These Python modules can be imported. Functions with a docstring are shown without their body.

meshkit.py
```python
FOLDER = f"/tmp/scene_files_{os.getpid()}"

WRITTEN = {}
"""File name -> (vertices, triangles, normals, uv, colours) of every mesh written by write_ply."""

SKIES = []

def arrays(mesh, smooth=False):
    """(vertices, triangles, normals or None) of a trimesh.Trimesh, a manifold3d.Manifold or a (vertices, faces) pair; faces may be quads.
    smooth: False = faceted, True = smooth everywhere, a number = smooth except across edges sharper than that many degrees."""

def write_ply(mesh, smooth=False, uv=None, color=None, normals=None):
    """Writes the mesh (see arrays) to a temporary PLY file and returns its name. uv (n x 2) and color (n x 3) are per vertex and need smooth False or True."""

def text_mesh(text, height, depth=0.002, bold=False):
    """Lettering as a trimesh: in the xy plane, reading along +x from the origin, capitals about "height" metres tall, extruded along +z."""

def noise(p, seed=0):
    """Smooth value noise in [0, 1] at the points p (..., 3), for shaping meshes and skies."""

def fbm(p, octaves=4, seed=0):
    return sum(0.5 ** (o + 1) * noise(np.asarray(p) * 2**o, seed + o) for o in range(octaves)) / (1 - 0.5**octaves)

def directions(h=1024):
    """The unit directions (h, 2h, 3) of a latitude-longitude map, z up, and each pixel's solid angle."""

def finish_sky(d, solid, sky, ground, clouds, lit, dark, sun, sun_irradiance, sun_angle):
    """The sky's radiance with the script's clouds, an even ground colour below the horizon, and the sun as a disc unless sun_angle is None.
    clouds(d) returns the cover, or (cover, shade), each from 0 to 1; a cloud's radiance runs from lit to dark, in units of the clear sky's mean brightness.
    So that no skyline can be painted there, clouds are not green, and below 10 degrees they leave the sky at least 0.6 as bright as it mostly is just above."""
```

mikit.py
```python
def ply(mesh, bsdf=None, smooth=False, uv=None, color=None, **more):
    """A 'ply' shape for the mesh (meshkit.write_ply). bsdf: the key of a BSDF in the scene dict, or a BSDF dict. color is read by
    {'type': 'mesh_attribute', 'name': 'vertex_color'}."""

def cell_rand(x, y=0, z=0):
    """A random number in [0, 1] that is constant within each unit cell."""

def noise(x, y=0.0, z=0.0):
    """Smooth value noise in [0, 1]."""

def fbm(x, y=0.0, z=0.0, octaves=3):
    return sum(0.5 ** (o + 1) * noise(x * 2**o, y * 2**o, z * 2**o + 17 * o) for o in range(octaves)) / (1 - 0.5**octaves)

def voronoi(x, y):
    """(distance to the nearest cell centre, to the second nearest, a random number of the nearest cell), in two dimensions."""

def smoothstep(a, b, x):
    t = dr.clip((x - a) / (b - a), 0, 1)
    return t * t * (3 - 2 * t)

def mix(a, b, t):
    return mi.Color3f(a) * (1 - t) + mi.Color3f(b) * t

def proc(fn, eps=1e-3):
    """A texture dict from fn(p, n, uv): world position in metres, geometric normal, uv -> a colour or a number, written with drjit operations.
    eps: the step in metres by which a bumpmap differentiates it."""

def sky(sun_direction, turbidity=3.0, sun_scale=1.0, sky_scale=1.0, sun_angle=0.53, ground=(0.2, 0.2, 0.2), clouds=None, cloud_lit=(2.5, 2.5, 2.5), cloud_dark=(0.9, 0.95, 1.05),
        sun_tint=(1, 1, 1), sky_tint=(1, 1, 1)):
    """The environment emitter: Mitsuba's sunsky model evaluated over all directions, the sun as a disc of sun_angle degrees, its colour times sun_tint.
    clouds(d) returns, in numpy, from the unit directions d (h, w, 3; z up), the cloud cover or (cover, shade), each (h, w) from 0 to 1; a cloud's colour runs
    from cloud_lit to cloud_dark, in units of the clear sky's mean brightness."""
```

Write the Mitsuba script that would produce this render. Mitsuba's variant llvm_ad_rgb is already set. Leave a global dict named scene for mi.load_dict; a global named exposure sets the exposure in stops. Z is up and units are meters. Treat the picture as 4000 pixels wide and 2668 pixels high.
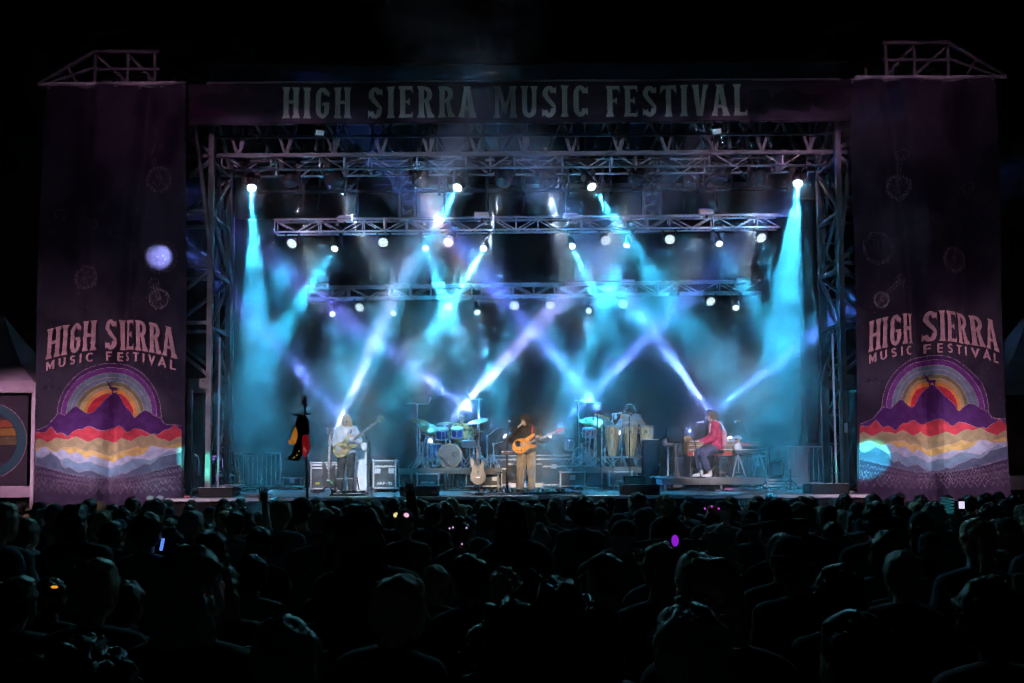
import math, random
import numpy as np
import trimesh
import mitsuba as mi
import drjit as dr
import manifold3d as m3
from shapely import affinity
from shapely.geometry import Polygon, LineString, Point, box as sbox
from shapely.ops import unary_union
import mikit
import meshkit

# ------------------------------------------------------------------ camera, sky, exposure
T = mi.ScalarTransform4f
FOCAL, EYE, PITCH, ROLL, HORIZON = 3925.0, np.array([0.0, 0.0, 2.1]), math.radians(3.3), math.radians(0.35), 1830.0
CY = HORIZON - FOCAL * math.tan(PITCH)
FWD = np.array([0, math.cos(PITCH), math.sin(PITCH)])
UP0 = np.array([math.sin(ROLL), 0, math.cos(ROLL)])
RIGHT = np.cross(FWD, UP0); RIGHT /= np.linalg.norm(RIGHT)
UPV = np.cross(RIGHT, FWD)
EXPO = 14.0
exposure = EXPO
scene, labels = {}, {}
scene['camera'] = dict(type='perspective', fov=2 * math.degrees(math.atan(2000 / FOCAL)), fov_axis='x',
                       to_world=T().look_at(origin=EYE.tolist(), target=(EYE + FWD).tolist(), up=UP0.tolist()),
                       principal_point_offset_y=-(CY - 1334) / 2668.0, near_clip=0.1, far_clip=400.0)
scene['night_sky_light'] = {**mikit.sky([0.2, -0.6, 0.05], turbidity=3, sun_scale=0.0, sky_scale=2.0e-7, ground=(0.02, 0.02, 0.02), sky_tint=(0.9, 0.8, 1.25)), 'sampling_weight': 0.25}

rnd = random.Random(7)
DECK = EYE[2] - 0.548            # height of the stage deck
RISER = DECK + 0.57              # top of the drum risers


def at(px, py, Y):
    """World point seen at a pixel of the photograph, at distance Y along the ground."""
    d = FWD + (px - 2000) / FOCAL * RIGHT - (py - CY) / FOCAL * UPV
    return EYE + d * (Y / d[1])


def on(px, Y, z):
    """World point at height z and distance Y below the pixel column px."""
    p = at(px, HORIZON - (z - EYE[2]) * FOCAL / Y, Y)
    return np.array([p[0], Y, z])


# ------------------------------------------------------------------ names, labels, entries
taken = {}


def numbered(name):
    n = taken.get(name, -1) + 1
    taken[name] = n
    return name if n == 0 else f'{name}_{n:03d}'


def thing(name, label, cat, group=None, kind=None):
    k = numbered(name)
    labels[k] = {'label': label, 'category': cat}
    if group: labels[k]['group'] = group
    if kind: labels[k]['kind'] = kind
    return k


def structure(name, label=None):
    k = numbered(name)
    labels[k] = {'kind': 'structure'}
    if label: labels[k]['label'] = label
    return k


def part(parent, name, mesh, mat, smooth=False, label=None, tw=None, kind=None, **more):
    k = numbered(parent + '__' + name)
    scene[k] = mesh if isinstance(mesh, dict) else mikit.ply(mesh, mat, smooth, **more)
    if tw is not None: scene[k] = {**scene[k], 'to_world': tw}
    if label or kind: labels[k] = {}
    if label: labels[k]['label'] = label
    if kind: labels[k]['kind'] = kind
    return k


def single(key, mesh, mat, smooth=False, **more):
    scene[key] = mikit.ply(mesh, mat, smooth, **more)
    return key


# ------------------------------------------------------------------ materials
def rgb(*c):
    return {'type': 'rgb', 'value': [float(x) for x in c]}


def mat(name, c, rough=0.6, metal=0.0, two=True, spec=0.5):
    b = dict(type='principled', base_color=c if isinstance(c, dict) else rgb(*c), roughness=rough, metallic=metal, specular=spec)
    scene['mat_' + name] = dict(type='twosided', b=b)


def M(name): return 'mat_' + name


def speck(a, b, sx, sy, sz, lo=0.35, hi=0.65):
    def fn(p, n, uv):
        return mikit.mix(a, b, mikit.smoothstep(lo, hi, mikit.fbm(p.x * sx, p.y * sy, p.z * sz, 3)))
    return mikit.proc(fn)


def plain(name, c, rough=0.9):
    scene['mat_' + name] = dict(type='twosided', b=dict(type='diffuse', reflectance=c if isinstance(c, dict) else rgb(*c)))


mat('steel', speck((.085, .09, .10), (.14, .145, .155), 3, 3, 3), .5, .2)
mat('alu', (.52, .53, .56), .32, .4)
mat('alu_dull', (.5, .51, .54), .45, .6)
mat('chrome', (.8, .8, .82), .12, 1.0)
mat('black', (.018, .018, .02), .5)
mat('black_matte', (.012, .012, .013), .85, spec=.2)
mat('black_gloss', (.015, .015, .017), .2)
mat('case', speck((.03, .032, .038), (.055, .058, .068), 6, 6, 6), .55)
mat('grille', (.03, .03, .032), .8)
mat('white_cloth', speck((.62, .62, .66), (.78, .78, .8), 40, 40, 40), .8)
mat('white', (.75, .75, .75), .5)
mat('deck', speck((.15, .15, .15), (.24, .235, .23), 2.0, 5.0, 1.0), .55)
mat('riser', speck((.13, .12, .11), (.2, .19, .18), 1.5, 4.0, 1.0), .6)
mat('wood_conga', speck((.30, .22, .12), (.47, .38, .22), 30, 30, 4, .3, .7), .35)
mat('wood', speck((.22, .11, .05), (.36, .2, .09), 12, 40, 12), .4)
mat('wood_pale', (.5, .36, .2), .45)
mat('drum_blue', (.02, .06, .36), .18, .3)
mat('drum_red', (.25, .02, .03), .2, .2)
mat('drum_head', (.55, .56, .58), .5)
mat('drum_front', (.10, .11, .13), .35)
mat('brass', (.55, .47, .25), .3, .9)
mat('skin', (.48, .31, .23), .55)
mat('skin_dark', (.2, .12, .09), .55)
mat('lips', (.34, .16, .13), .5)
mat('hair_dark', (.022, .013, .011), .55)
mat('hair_brown', (.10, .06, .035), .55)
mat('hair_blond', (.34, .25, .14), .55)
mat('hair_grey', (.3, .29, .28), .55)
mat('denim_shirt', speck((.36, .40, .48), (.50, .54, .62), 9, 9, 9), .85)
mat('grey_shirt', speck((.4, .4, .42), (.55, .55, .57), 5, 5, 5), .85)
mat('pattern_shirt', speck((.10, .11, .05), (.62, .58, .26), 16, 16, 16, .4, .55), .85)
mat('black_cloth', speck((.016, .015, .017), (.03, .028, .03), 6, 6, 6), .9, spec=.2)
mat('khaki', speck((.28, .21, .13), (.42, .33, .21), 7, 7, 5), .9)
mat('jeans_black', speck((.02, .022, .028), (.05, .053, .06), 6, 6, 6), .85)
mat('jeans_navy', speck((.05, .06, .13), (.09, .1, .19), 6, 6, 6), .85)
mat('red_shirt', speck((.44, .02, .09), (.60, .05, .15), 7, 7, 7), .8)
mat('pink_cloth', (.6, .3, .38), .8)
mat('strap_red', (.5, .05, .06), .7)
mat('guitar_amber', speck((.62, .22, .03), (.78, .36, .06), 9, 9, 9), .16)
mat('guitar_cream', (.50, .29, .17), .3)
mat('guitar_burl', speck((.16, .13, .05), (.52, .45, .24), 14, 14, 14), .25)
mat('maple', (.5, .36, .2), .4)
mat('rosewood', (.12, .06, .04), .4)
mat('red_plastic', (.5, .03, .03), .4)
mat('cable', (.02, .02, .022), .4)
mat('cable_pale', (.35, .37, .38), .4)
mat('fence', (.4, .42, .45), .45, .5)
mat('tent', speck((.55, .54, .56), (.68, .66, .68), 1.2, 1.2, 1.2), .8, two=True)
mat('tent_dark', (.05, .05, .06), .9, two=True)
mat('grass', speck((.02, .03, .012), (.05, .06, .025), 8, 8, 8), .95)
mat('bottle_blue', (.08, .12, .5), .3)
mat('yellow', (.7, .45, .03), .5)
mat('green', (.1, .5, .12), .5)
mat('orange', (.6, .22, .05), .5)
mat('clear_plastic', (.5, .55, .6), .15)
plain('drape', (.006, .006, .0065))
plain('banner_cloth', speck((.034, .028, .048), (.066, .058, .088), 1.5, 1.5, 1.0))
plain('header_cloth', speck((.03, .026, .04), (.06, .05, .075), .8, .8, 2.5))
plain('header_letter', (.37, .42, .41))


# ------------------------------------------------------------------ mesh helpers
def cat(ms): return trimesh.util.concatenate([m for m in ms if m is not None])


def boxm(c, s, rot=None):
    m = trimesh.creation.box(extents=s)
    if rot is not None: m.apply_transform(rot)
    m.apply_translation(c)
    return m


def rbox(c, s, r=0.01):
    """A box with chamfered edges."""
    h = np.array(s) / 2
    pts = []
    for sx in (-1, 1):
        for sy in (-1, 1):
            for sz in (-1, 1):
                for k in range(3):
                    q = h.copy() - r
                    q[k] = h[k]
                    pts.append(np.array([sx, sy, sz]) * q)
    m = trimesh.convex.convex_hull(np.array(pts))
    m.apply_translation(c)
    return m


def rotz(a): return trimesh.transformations.rotation_matrix(a, [0, 0, 1])
def rotx(a): return trimesh.transformations.rotation_matrix(a, [1, 0, 0])
def roty(a): return trimesh.transformations.rotation_matrix(a, [0, 1, 0])


def frame(z, hint=(0, 0, 1)):
    z = np.asarray(z, float); z = z / np.linalg.norm(z)
    h = np.asarray(hint, float)
    if abs(h @ z) > .95: h = np.array([1.0, 0, 0]) if abs(z[0]) < .9 else np.array([0, 1.0, 0])
    x = np.cross(h, z); x /= np.linalg.norm(x)
    return np.stack([x, np.cross(z, x), z], 1)


def tube(pts, r, n=8, cap=True):
    """A round tube through the points; r may be one radius or one per point."""
    p = np.asarray(pts, float)
    r = np.broadcast_to(np.asarray(r, float), (len(p),))
    t = np.gradient(p, axis=0)
    t /= np.linalg.norm(t, axis=1, keepdims=True) + 1e-12
    a = np.arange(n) * 2 * np.pi / n
    F0 = frame(t[0])
    rings, x = [], F0[:, 0]
    for q, d, rr in zip(p, t, r):
        x = x - d * (x @ d); x /= np.linalg.norm(x) + 1e-12
        y = np.cross(d, x)
        rings.append(q + rr * (np.cos(a)[:, None] * x + np.sin(a)[:, None] * y))
    v = np.vstack(rings)
    f = []
    for i in range(len(p) - 1):
        for j in range(n):
            k = (j + 1) % n
            A, B, C, D = i * n + j, i * n + k, (i + 1) * n + k, (i + 1) * n + j
            f += [[A, B, C], [A, C, D]]
    if cap:
        v = np.vstack([v, p[:1], p[-1:]])
        e = (len(p) - 1) * n
        for j in range(n):
            k = (j + 1) % n
            f += [[len(v) - 2, k, j], [len(v) - 1, e + j, e + k]]
    return trimesh.Trimesh(v, f, process=False)


def bar(a, b, w, h=None):
    """A square bar from a to b."""
    a, b = np.asarray(a, float), np.asarray(b, float)
    L = np.linalg.norm(b - a)
    m = trimesh.creation.box(extents=(w, h or w, L))
    M4 = np.eye(4); M4[:3, :3] = frame(b - a); M4[:3, 3] = (a + b) / 2
    m.apply_transform(M4)
    return m


def lathe(profile, n=24, axis=None, at_=(0, 0, 0)):
    """profile: (r, z) pairs, revolved about z, then the z axis turned to 'axis'."""
    pr = np.array(profile, float)
    a = np.arange(n) * 2 * np.pi / n
    v = np.stack([np.outer(pr[:, 0], np.cos(a)), np.outer(pr[:, 0], np.sin(a)), np.repeat(pr[:, 1:], n, 1)], -1).reshape(-1, 3)
    f = []
    for i in range(len(pr) - 1):
        for j in range(n):
            k = (j + 1) % n
            A, B, C, D = i * n + j, i * n + k, (i + 1) * n + k, (i + 1) * n + j
            f += [[A, B, C], [A, C, D]]
    m = trimesh.Trimesh(v, f, process=False)
    M4 = np.eye(4)
    if axis is not None: M4[:3, :3] = frame(axis)
    M4[:3, 3] = at_
    m.apply_transform(M4)
    return m


def ball(c, r, n=8, s=(1, 1, 1)):
    m = trimesh.creation.uv_sphere(1.0, count=[n, 2 * n])
    m.vertices = m.vertices * (np.array(s) * r) + np.asarray(c, float)
    return m


def extrude(poly, h):
    gs = getattr(poly, 'geoms', [poly])
    return cat([trimesh.creation.extrude_polygon(g, h, engine='earcut') for g in gs if g.area > 1e-7])


def placed(m, R, t):
    m = m.copy(); M4 = np.eye(4); M4[:3, :3] = R; M4[:3, 3] = t
    m.apply_transform(M4)
    return m


def sag(a, b, drop, n=9, jitter=0.0, rs=None):
    a, b = np.asarray(a, float), np.asarray(b, float)
    u = np.linspace(0, 1, n)[:, None]
    p = a + (b - a) * u
    p[:, 2] -= drop * 4 * (u * (1 - u))[:, 0]
    if rs is not None: p[1:-1, :2] += rs.normal(0, jitter, (n - 2, 2))
    return p


# solid bodies from skeletons
def sph(c, r): return m3.Manifold.sphere(r, 12).translate([float(x) for x in c])


def bone(a, ra, b, rb): return m3.Manifold.batch_hull([sph(a, ra), sph(b, rb)])


def hullof(*cr): return m3.Manifold.batch_hull([sph(c, r) for c, r in cr])


def solid(bones, edge=.03, it=6):
    m = m3.Manifold.batch_boolean(bones, m3.OpType.Add).refine_to_length(edge)
    g = m.to_mesh()
    t = trimesh.Trimesh(np.array(g.vert_properties[:, :3], float), np.array(g.tri_verts), process=True)
    trimesh.smoothing.filter_taubin(t, lamb=.5, nu=.52, iterations=it)
    return t
# ------------------------------------------------------------------ stage lights: where each lamp hangs or stands and where it points
U = 2.0 ** -EXPO
CYAN, BLUE, WHITE, ORANGE, TEAL = (.045, .53, .98), (.13, .25, 1.0), (.70, .84, 1.0), (1.0, .42, .22), (.02, .34, .66)
YT, YM, YL = 22.3, 24.6, 26.9        # distance of the front, middle and rear lighting truss
# (lens point, aim point, colour, half angle, intensity, pick weight, smoke length, smoke density)
beams_top = [(at(983, 733, YT), on(1022, 17.8, DECK), CYAN, 4.2, 3400, 4.5, 11.0, .27),
             (at(1787, 733, YT), at(1330, 1560, 18.2), CYAN, 3.6, 2700, 4.5, 12.0, .27),
             (at(2312, 730, YT), at(3000, 1740, 18.0), CYAN, 4.0, 2700, 4.5, 13.0, .27),
             (at(3117, 716, YT), on(2995, 17.8, DECK), CYAN, 5.2, 4000, 5.0, 11.0, .27)]
beams_mid = [(at(1307, 972, YM), at(1040, 1390, 21.4), (.02, .42, .75), 4.2, 3200, 2.0, 7.0, .29),
             (at(1663, 970, YM), at(1775, 1280, 22.0), CYAN, 3.4, 3600, 2.6, 5.5, .33),
             (at(1889, 970, YM), at(1620, 1430, 21.4), (.08, .66, 1.0), 3.6, 4600, 3.4, 8.0, .33),
             (at(2236, 963, YM), at(2365, 1240, 22.0), CYAN, 3.4, 3400, 2.6, 5.0, .33),
             (at(2448, 960, YM), at(2160, 1740, 22.0), CYAN, 3.8, 3600, 3.2, 10.0, .30),
             (at(2810, 953, YM), at(3060, 1380, 21.4), (.03, .42, .8), 4.0, 2400, 1.5, 7.0, .28)]
beams_low = [(at(1299, 1227, YL), at(1325, 1400, 24.6), (.05, .5, .9), 2.6, 2400, .9, 3.2, .38),
             (at(1537, 1225, YL), at(1440, 1500, 24.6), (.05, .45, .7), 2.8, 2400, .9, 4.0, .36),
             (at(1865, 1220, YL), at(1960, 1640, 24.6), CYAN, 2.6, 3200, 1.1, 5.5, .40),
             (at(2300, 1215, YL), at(2272, 1350, 24.6), (.15, .5, 1.0), 2.4, 2200, .8, 1.8, .40),
             (at(2633, 1208, YL), at(2610, 1300, 30.0), (.1, .5, .9), 2.4, 300, .1, .8, .2),
             (at(2875, 1203, YL), at(2868, 1470, 24.6), (.03, .35, .6), 2.6, 1900, .7, 4.5, .30)]
YF = 27.4
beams_floor = [(on(1255, 24.6, DECK + .62), at(1480, 1290, 23.0), (.45, .52, 1.0), 2.4, 8500, 3.0, 15.0, .38),
               (on(1495, 24.6, DECK + .70), at(1040, 1300, 23.4), (.12, .2, 1.0), 2.2, 9000, 1.8, 8.0, .30),
               (at(1682, 1722, YF), at(2160, 1210, 24.4), (.40, .38, 1.0), 2.5, 11000, 3.2, 12.0, .40),
               (at(1972, 1703, YF), at(1040, 1010, 24.0), (.16, .17, 1.0), 2.3, 14000, 2.4, 11.0, .33),
               (at(2147, 1702, YF), at(2560, 1290, 24.4), (.10, .18, 1.0), 2.3, 14000, 2.2, 8.5, .34),
               (at(2420, 1690, YF), at(1800, 970, 24.0), (.09, .17, 1.0), 2.3, 16000, 3.0, 12.5, .33),
               (at(2662, 1707, YF), at(3240, 1260, 24.0), (.08, .18, 1.0), 2.1, 15000, 2.6, 12, .33),
               (at(2850, 1712, YF), at(2480, 1200, 24.0), BLUE, 2.2, 15000, 3.2, 16.0, .40)]
white_top = [(1140, 712, 1205, 1010, WHITE, 1.0), (1318, 712, 1440, 970, WHITE, 1.3), (1648, 712, 1705, 850, ORANGE, 1.5), (1965, 712, 1915, 900, WHITE, 1.0),
             (2138, 712, 2185, 930, WHITE, .8), (2482, 705, 2425, 850, ORANGE, 1.0), (2806, 705, 2735, 900, WHITE, 1.2), (2960, 703, 2940, 880, WHITE, .9)]
beams_white = [(at(a, b + 8, YT), at(c, d, YT - .45), col, 6.5, 300 * k, 1.0, 3.2, .22) for a, b, c, d, col, k in white_top]
wash_mid = [(1140, 951, -.5), (1497, 947, .2), (1751, 946, -.4), (2366, 939, .2), (2617, 935, -.5), (2974, 929, .5)]
wash_low = [(1405, 1201, -.5), (1750, 1197, .2), (2010, 1194, -.3), (2150, 1192, .3), (2433, 1188, -.4), (2776, 1177, .4)]
beams_wash = []
for (a, b, t), Y in [(w, YM) for w in wash_mid] + [(w, YL) for w in wash_low]:
    p = at(a, b + 14, Y)
    beams_wash.append((p, p + np.array([t * .5, -.35, -1.0]), TEAL, 17.0, 230, .55, 3.0, .06))
fixture_spots = beams_top + beams_mid + beams_low + beams_floor + beams_white + beams_wash


def spot(key, p, aim, col, ang, power, weight, soft=.72):
    p, aim = np.asarray(p, float), np.asarray(aim, float)
    scene[key] = dict(type='spot', to_world=T().look_at(origin=p.tolist(), target=aim.tolist(), up=[.13, .21, .97]),
                      intensity=rgb(*[c * power * U for c in col]), cutoff_angle=float(ang), beam_width=float(ang * soft), sampling_weight=float(weight))


for i, (p, aim, col, ang, power, w, L, dens) in enumerate(fixture_spots):
    u = (aim - p) / np.linalg.norm(aim - p)
    spot(f'lamp_{i:03d}', p - u * (.36 if i < 4 else .30 if i < 24 else -.03), aim, col, ang, power, w)
# lamps of the house tower behind the audience; each carries a gobo plate with soft round windows, one window per thing it lights
HOUSE = np.array([0.5, -14.0, 12.0])


def gobo(key, p, aim, ang, power, weight, windows):
    """windows: (world point, radius in metres there, softness 0..1, colour)"""
    spot(key, p, aim, (1, 1, 1), ang, power, weight, .99)
    inv = np.linalg.inv(np.array(scene[key]['to_world'].matrix, float))
    tn, ws = math.tan(math.radians(ang)), []
    for c, r, soft, col in windows:
        l = (inv @ np.append(c, 1))[:3]
        ws.append((.5 + .5 * l[0] / (l[2] * tn), .5 + .5 * l[1] / (l[2] * tn), .5 * r / (l[2] * tn), soft, col))

    def plate(p_, n_, uv):
        out = mi.Color3f(0)
        for u0, v0, r, soft, col in ws:
            d = dr.sqrt(dr.square(uv.x - u0) + dr.square(uv.y - v0)) / r
            out += mi.Color3f(*[float(c) for c in col]) * (1 - mikit.smoothstep(1 - soft, 1, d))
        return out
    scene[key]['texture'] = mikit.proc(plate)


gobo('house_lamp_players', HOUSE, on(2080, 24.0, DECK + 1.0), 9.0, 6000, 9.0, [
    (on(1362, 22.0, DECK + .95), 1.10, .4, (.84, .92, 1.02)), (on(2060, 22.6, DECK + .95), 1.10, .4, (.95, .68, .44)), (on(1800, 21.4, DECK + .5), .8, .7, (.27, .24, .21)),
    (on(2770, 24.0, DECK + .95), 1.2, .4, (.92, .86, .92)), (on(1770, 26.0, RISER + .5), 1.25, .5, (.40, .46, .50)), (on(2430, 26.0, RISER + .5), 1.2, .5, (.48, .54, .56))])
gobo('house_lamp_banner', HOUSE + [-17, 0, 1], on(430, 20.3, DECK + 3.6), 9.0, 2900, 2.6, [
    (on(400, 20.3, DECK + .7), 4.7, .97, (1.0, .66, .84)), (on(420, 20.3, DECK + 6.0), 5.0, .9, (.055, .035, .055)), (on(350, 20.3, DECK + 1.0), 1.0, .9, (1.1, .9, 1.1)), (on(630, 20.3, DECK + .3), .6, .9, (.3, .6, .6)), (on(60, 24.0, 2.9), 1.9, .5, (.9, .42, .70)),
    (on(622, 20.25, at(622, 1003, 20.25)[2]), .28, .45, (8.5, 10.5, 20.0)), (on(750, 20.25, at(726, 1790, 20.25)[2]), .32, .35, (.3, 5.0, 3.4))])  # last two windows stand in for stage heads behind the banner
gobo('house_lamp_banner_right', HOUSE + [17, 0, 1], on(3630, 20.3, DECK + 3.6), 9.0, 2900, 2.6, [
    (on(3640, 20.3, DECK + .7), 4.7, .97, (.92, .6, .78)), (on(3620, 20.3, DECK + 6.0), 5.0, .9, (.05, .035, .05)), (on(3715, 20.3, DECK + 1.1), .9, .9, (1.1, 1.0, 1.1)),
    (on(3392, 20.25, at(3392, 1795, 20.25)[2]), .42, .3, (.2, 4.6, 5.2))])  # last window added in place of a stage head behind the banner
# added floods under the header, standing in for wash head spill on the audience
spot('added_flood_spot', at(1250, 520, 20.7), on(1600, 12.0, 1.2), (.25, .85, 1.0), 42, 66, .8, .5)
spot('added_flood_spot_right', at(2800, 515, 20.7), on(2500, 12.0, 1.2), (.25, .75, 1.0), 42, 66, .8, .5)
gobo('house_lamp_steel', HOUSE + [0, 0, -1], [0, 21.5, 7.0], 14.0, 330, .9, [((-6.9, 21.0, 6.6), 2.3, .6, (.50, .62, .78)), ((7.3, 21.0, 6.6), 2.3, .6, (.50, .62, .78)), ((-6.9, 21.0, 3.0), 1.9, .6, (.42, .52, .66)), ((7.3, 21.0, 3.0), 1.9, .6, (.42, .52, .66)),
    ((-4.6, 21.0, 9.5), 2.0, .7, (.56, .68, .78)), ((-1.6, 21.0, 9.5), 2.0, .7, (.56, .68, .78)), ((1.6, 21.0, 9.5), 2.0, .7, (.56, .68, .78)), ((4.6, 21.0, 9.5), 2.0, .7, (.56, .68, .78))] + [((x, 22.2, 8.62), .95, .6, (4.2, 2.3, 3.8) if abs(x) > 4.5 else (1.8, 1.8, 2.9)) for x in (-5.9, -4.6, -3.3, -2.0, -.7, .7, 2.0, 3.3, 4.6, 5.9, 6.6)])
spot('house_lamp_pink_left', HOUSE + [-9, 0, -1], [-7.3, 21.0, 10.2], (1.0, .45, .75), 4.6, 330, .35, .3)
spot('house_lamp_pink_right', HOUSE + [9, 0, -1], [7.9, 21.0, 10.3], (1.0, .45, .75), 4.6, 330, .35, .3)

# ------------------------------------------------------------------ stage smoke, made denser inside each light beam so the beams show
LO, HI = np.array([-11.0, 14.5, DECK - .5]), np.array([11.0, 29.6, 12.4])
N = np.array([180, 126, 92])
axes = [LO[i] + (np.arange(N[i]) + .5) / N[i] * (HI[i] - LO[i]) for i in range(3)]
dens = np.zeros(N, np.float32)


def region(lo, hi):
    s = [slice(max(0, np.searchsorted(axes[i], lo[i])), np.searchsorted(axes[i], hi[i])) for i in range(3)]
    return tuple(s), np.stack(np.meshgrid(*[axes[i][s[i]] for i in range(3)], indexing='ij'), -1).astype(np.float32)


for bi, (p, aim, col, ang, power, w, L, dn) in enumerate(fixture_spots):
    u = (aim - p) / np.linalg.norm(aim - p)
    e = p + u * L
    R1 = L * math.tan(math.radians(ang)) + .5
    s, P = region(np.minimum(p, e) - R1, np.maximum(p, e) + R1)
    if 0 in P.shape: continue
    q = P - p.astype(np.float32)
    a = q @ u.astype(np.float32)
    r = np.sqrt(np.maximum((q * q).sum(-1) - a * a, 0))
    R = np.maximum(a, 0) * math.tan(math.radians(ang)) + .15
    m = (1 + 1.3 * np.exp(-np.maximum(a, 0) / .45)) * np.clip(1 - (r - R) / .22, 0, 1) * np.clip((L - a) / (.55 * L), 0, 1) * (a > -.15)
    grow = (.65, .26) if 16 <= bi < 24 else (.85, .10) if bi < 10 else (1.0, 0.0)      # density raised with distance so the long beams stay bright
    dens[s] = np.maximum(dens[s], dn * m * np.clip(grow[0] + grow[1] * a, .5, 2.3))
# thicker puffs hanging in the light, and the ground layer
puffs = [(on(1735, 24.7, at(1735, 1275, 24.7)[2]), .6, .9), (at(1900, 1450, 25.6), .7, .35), (at(1050, 1560, 25.0), 1.5, .26), (at(1600, 1330, 26.6), 1.3, .12),
         (at(1320, 1480, 26.0), 1.2, .14), (at(2700, 1480, 26.2), 1.3, .12), (at(3000, 1560, 25.2), 1.3, .12), (at(1880, 1620, 27.2), 1.1, .12), (at(2420, 1560, 26.6), 1.0, .10),
         (at(2000, 300, 21.0), .8, .22), (at(3450, 480, 19.0), 1.1, .25)]
for c, r, dn in puffs:
    s, P = region(c - 1.3 * r, c + 1.3 * r)
    d = np.sqrt(((P - c.astype(np.float32)) ** 2).sum(-1)) / r
    dens[s] += dn * np.clip(1.25 - d, 0, 1) ** 1.3


def field(step, scale, octaves, seed):
    """Smooth noise on a coarser grid, filled in by linear steps."""
    from scipy.ndimage import zoom
    n = np.maximum(N // step, 2)
    g = np.stack(np.meshgrid(*[np.linspace(LO[i], HI[i], n[i]) for i in range(3)], indexing='ij'), -1)
    f = meshkit.fbm(g * np.array(scale), octaves, seed)
    return zoom(f, N / n, order=1)[:N[0], :N[1], :N[2]].astype(np.float32)


def ramp(a, b, x): return np.clip((x - a) / (b - a), 0, 1)


AX, AY, AZ = np.meshgrid(*axes, indexing='ij')
wisp = np.clip((field(1, (1.9, 1.9, 2.3), 3, 3) - .30) / .32, .42, 1.25)
bank = ramp(.36, .62, field(3, (.38, .38, .5), 3, 9))
dens = dens * wisp + (.006 + .031 * (.3 + .75 * bank) * ramp(7.0, 3.2, AZ)) * ramp(19.5, 22, AY)
dens *= ramp(16.5, 22.3, AY) * ramp(29.6, 28.6, AY) * ramp(11, 9.8, np.abs(AX)) * ramp(12.4, 10.5, AZ)
grid = mi.VolumeGrid(np.ascontiguousarray(dens.transpose(2, 1, 0)[..., None]).astype(np.float32))
scene['smoke_medium'] = dict(type='heterogeneous', albedo=.92, scale=1.0, phase=dict(type='hg', g=.05),
                             sigma_t=dict(type='gridvolume', grid=grid, to_world=T().translate(LO.tolist()).scale((HI - LO).tolist())))
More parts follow.
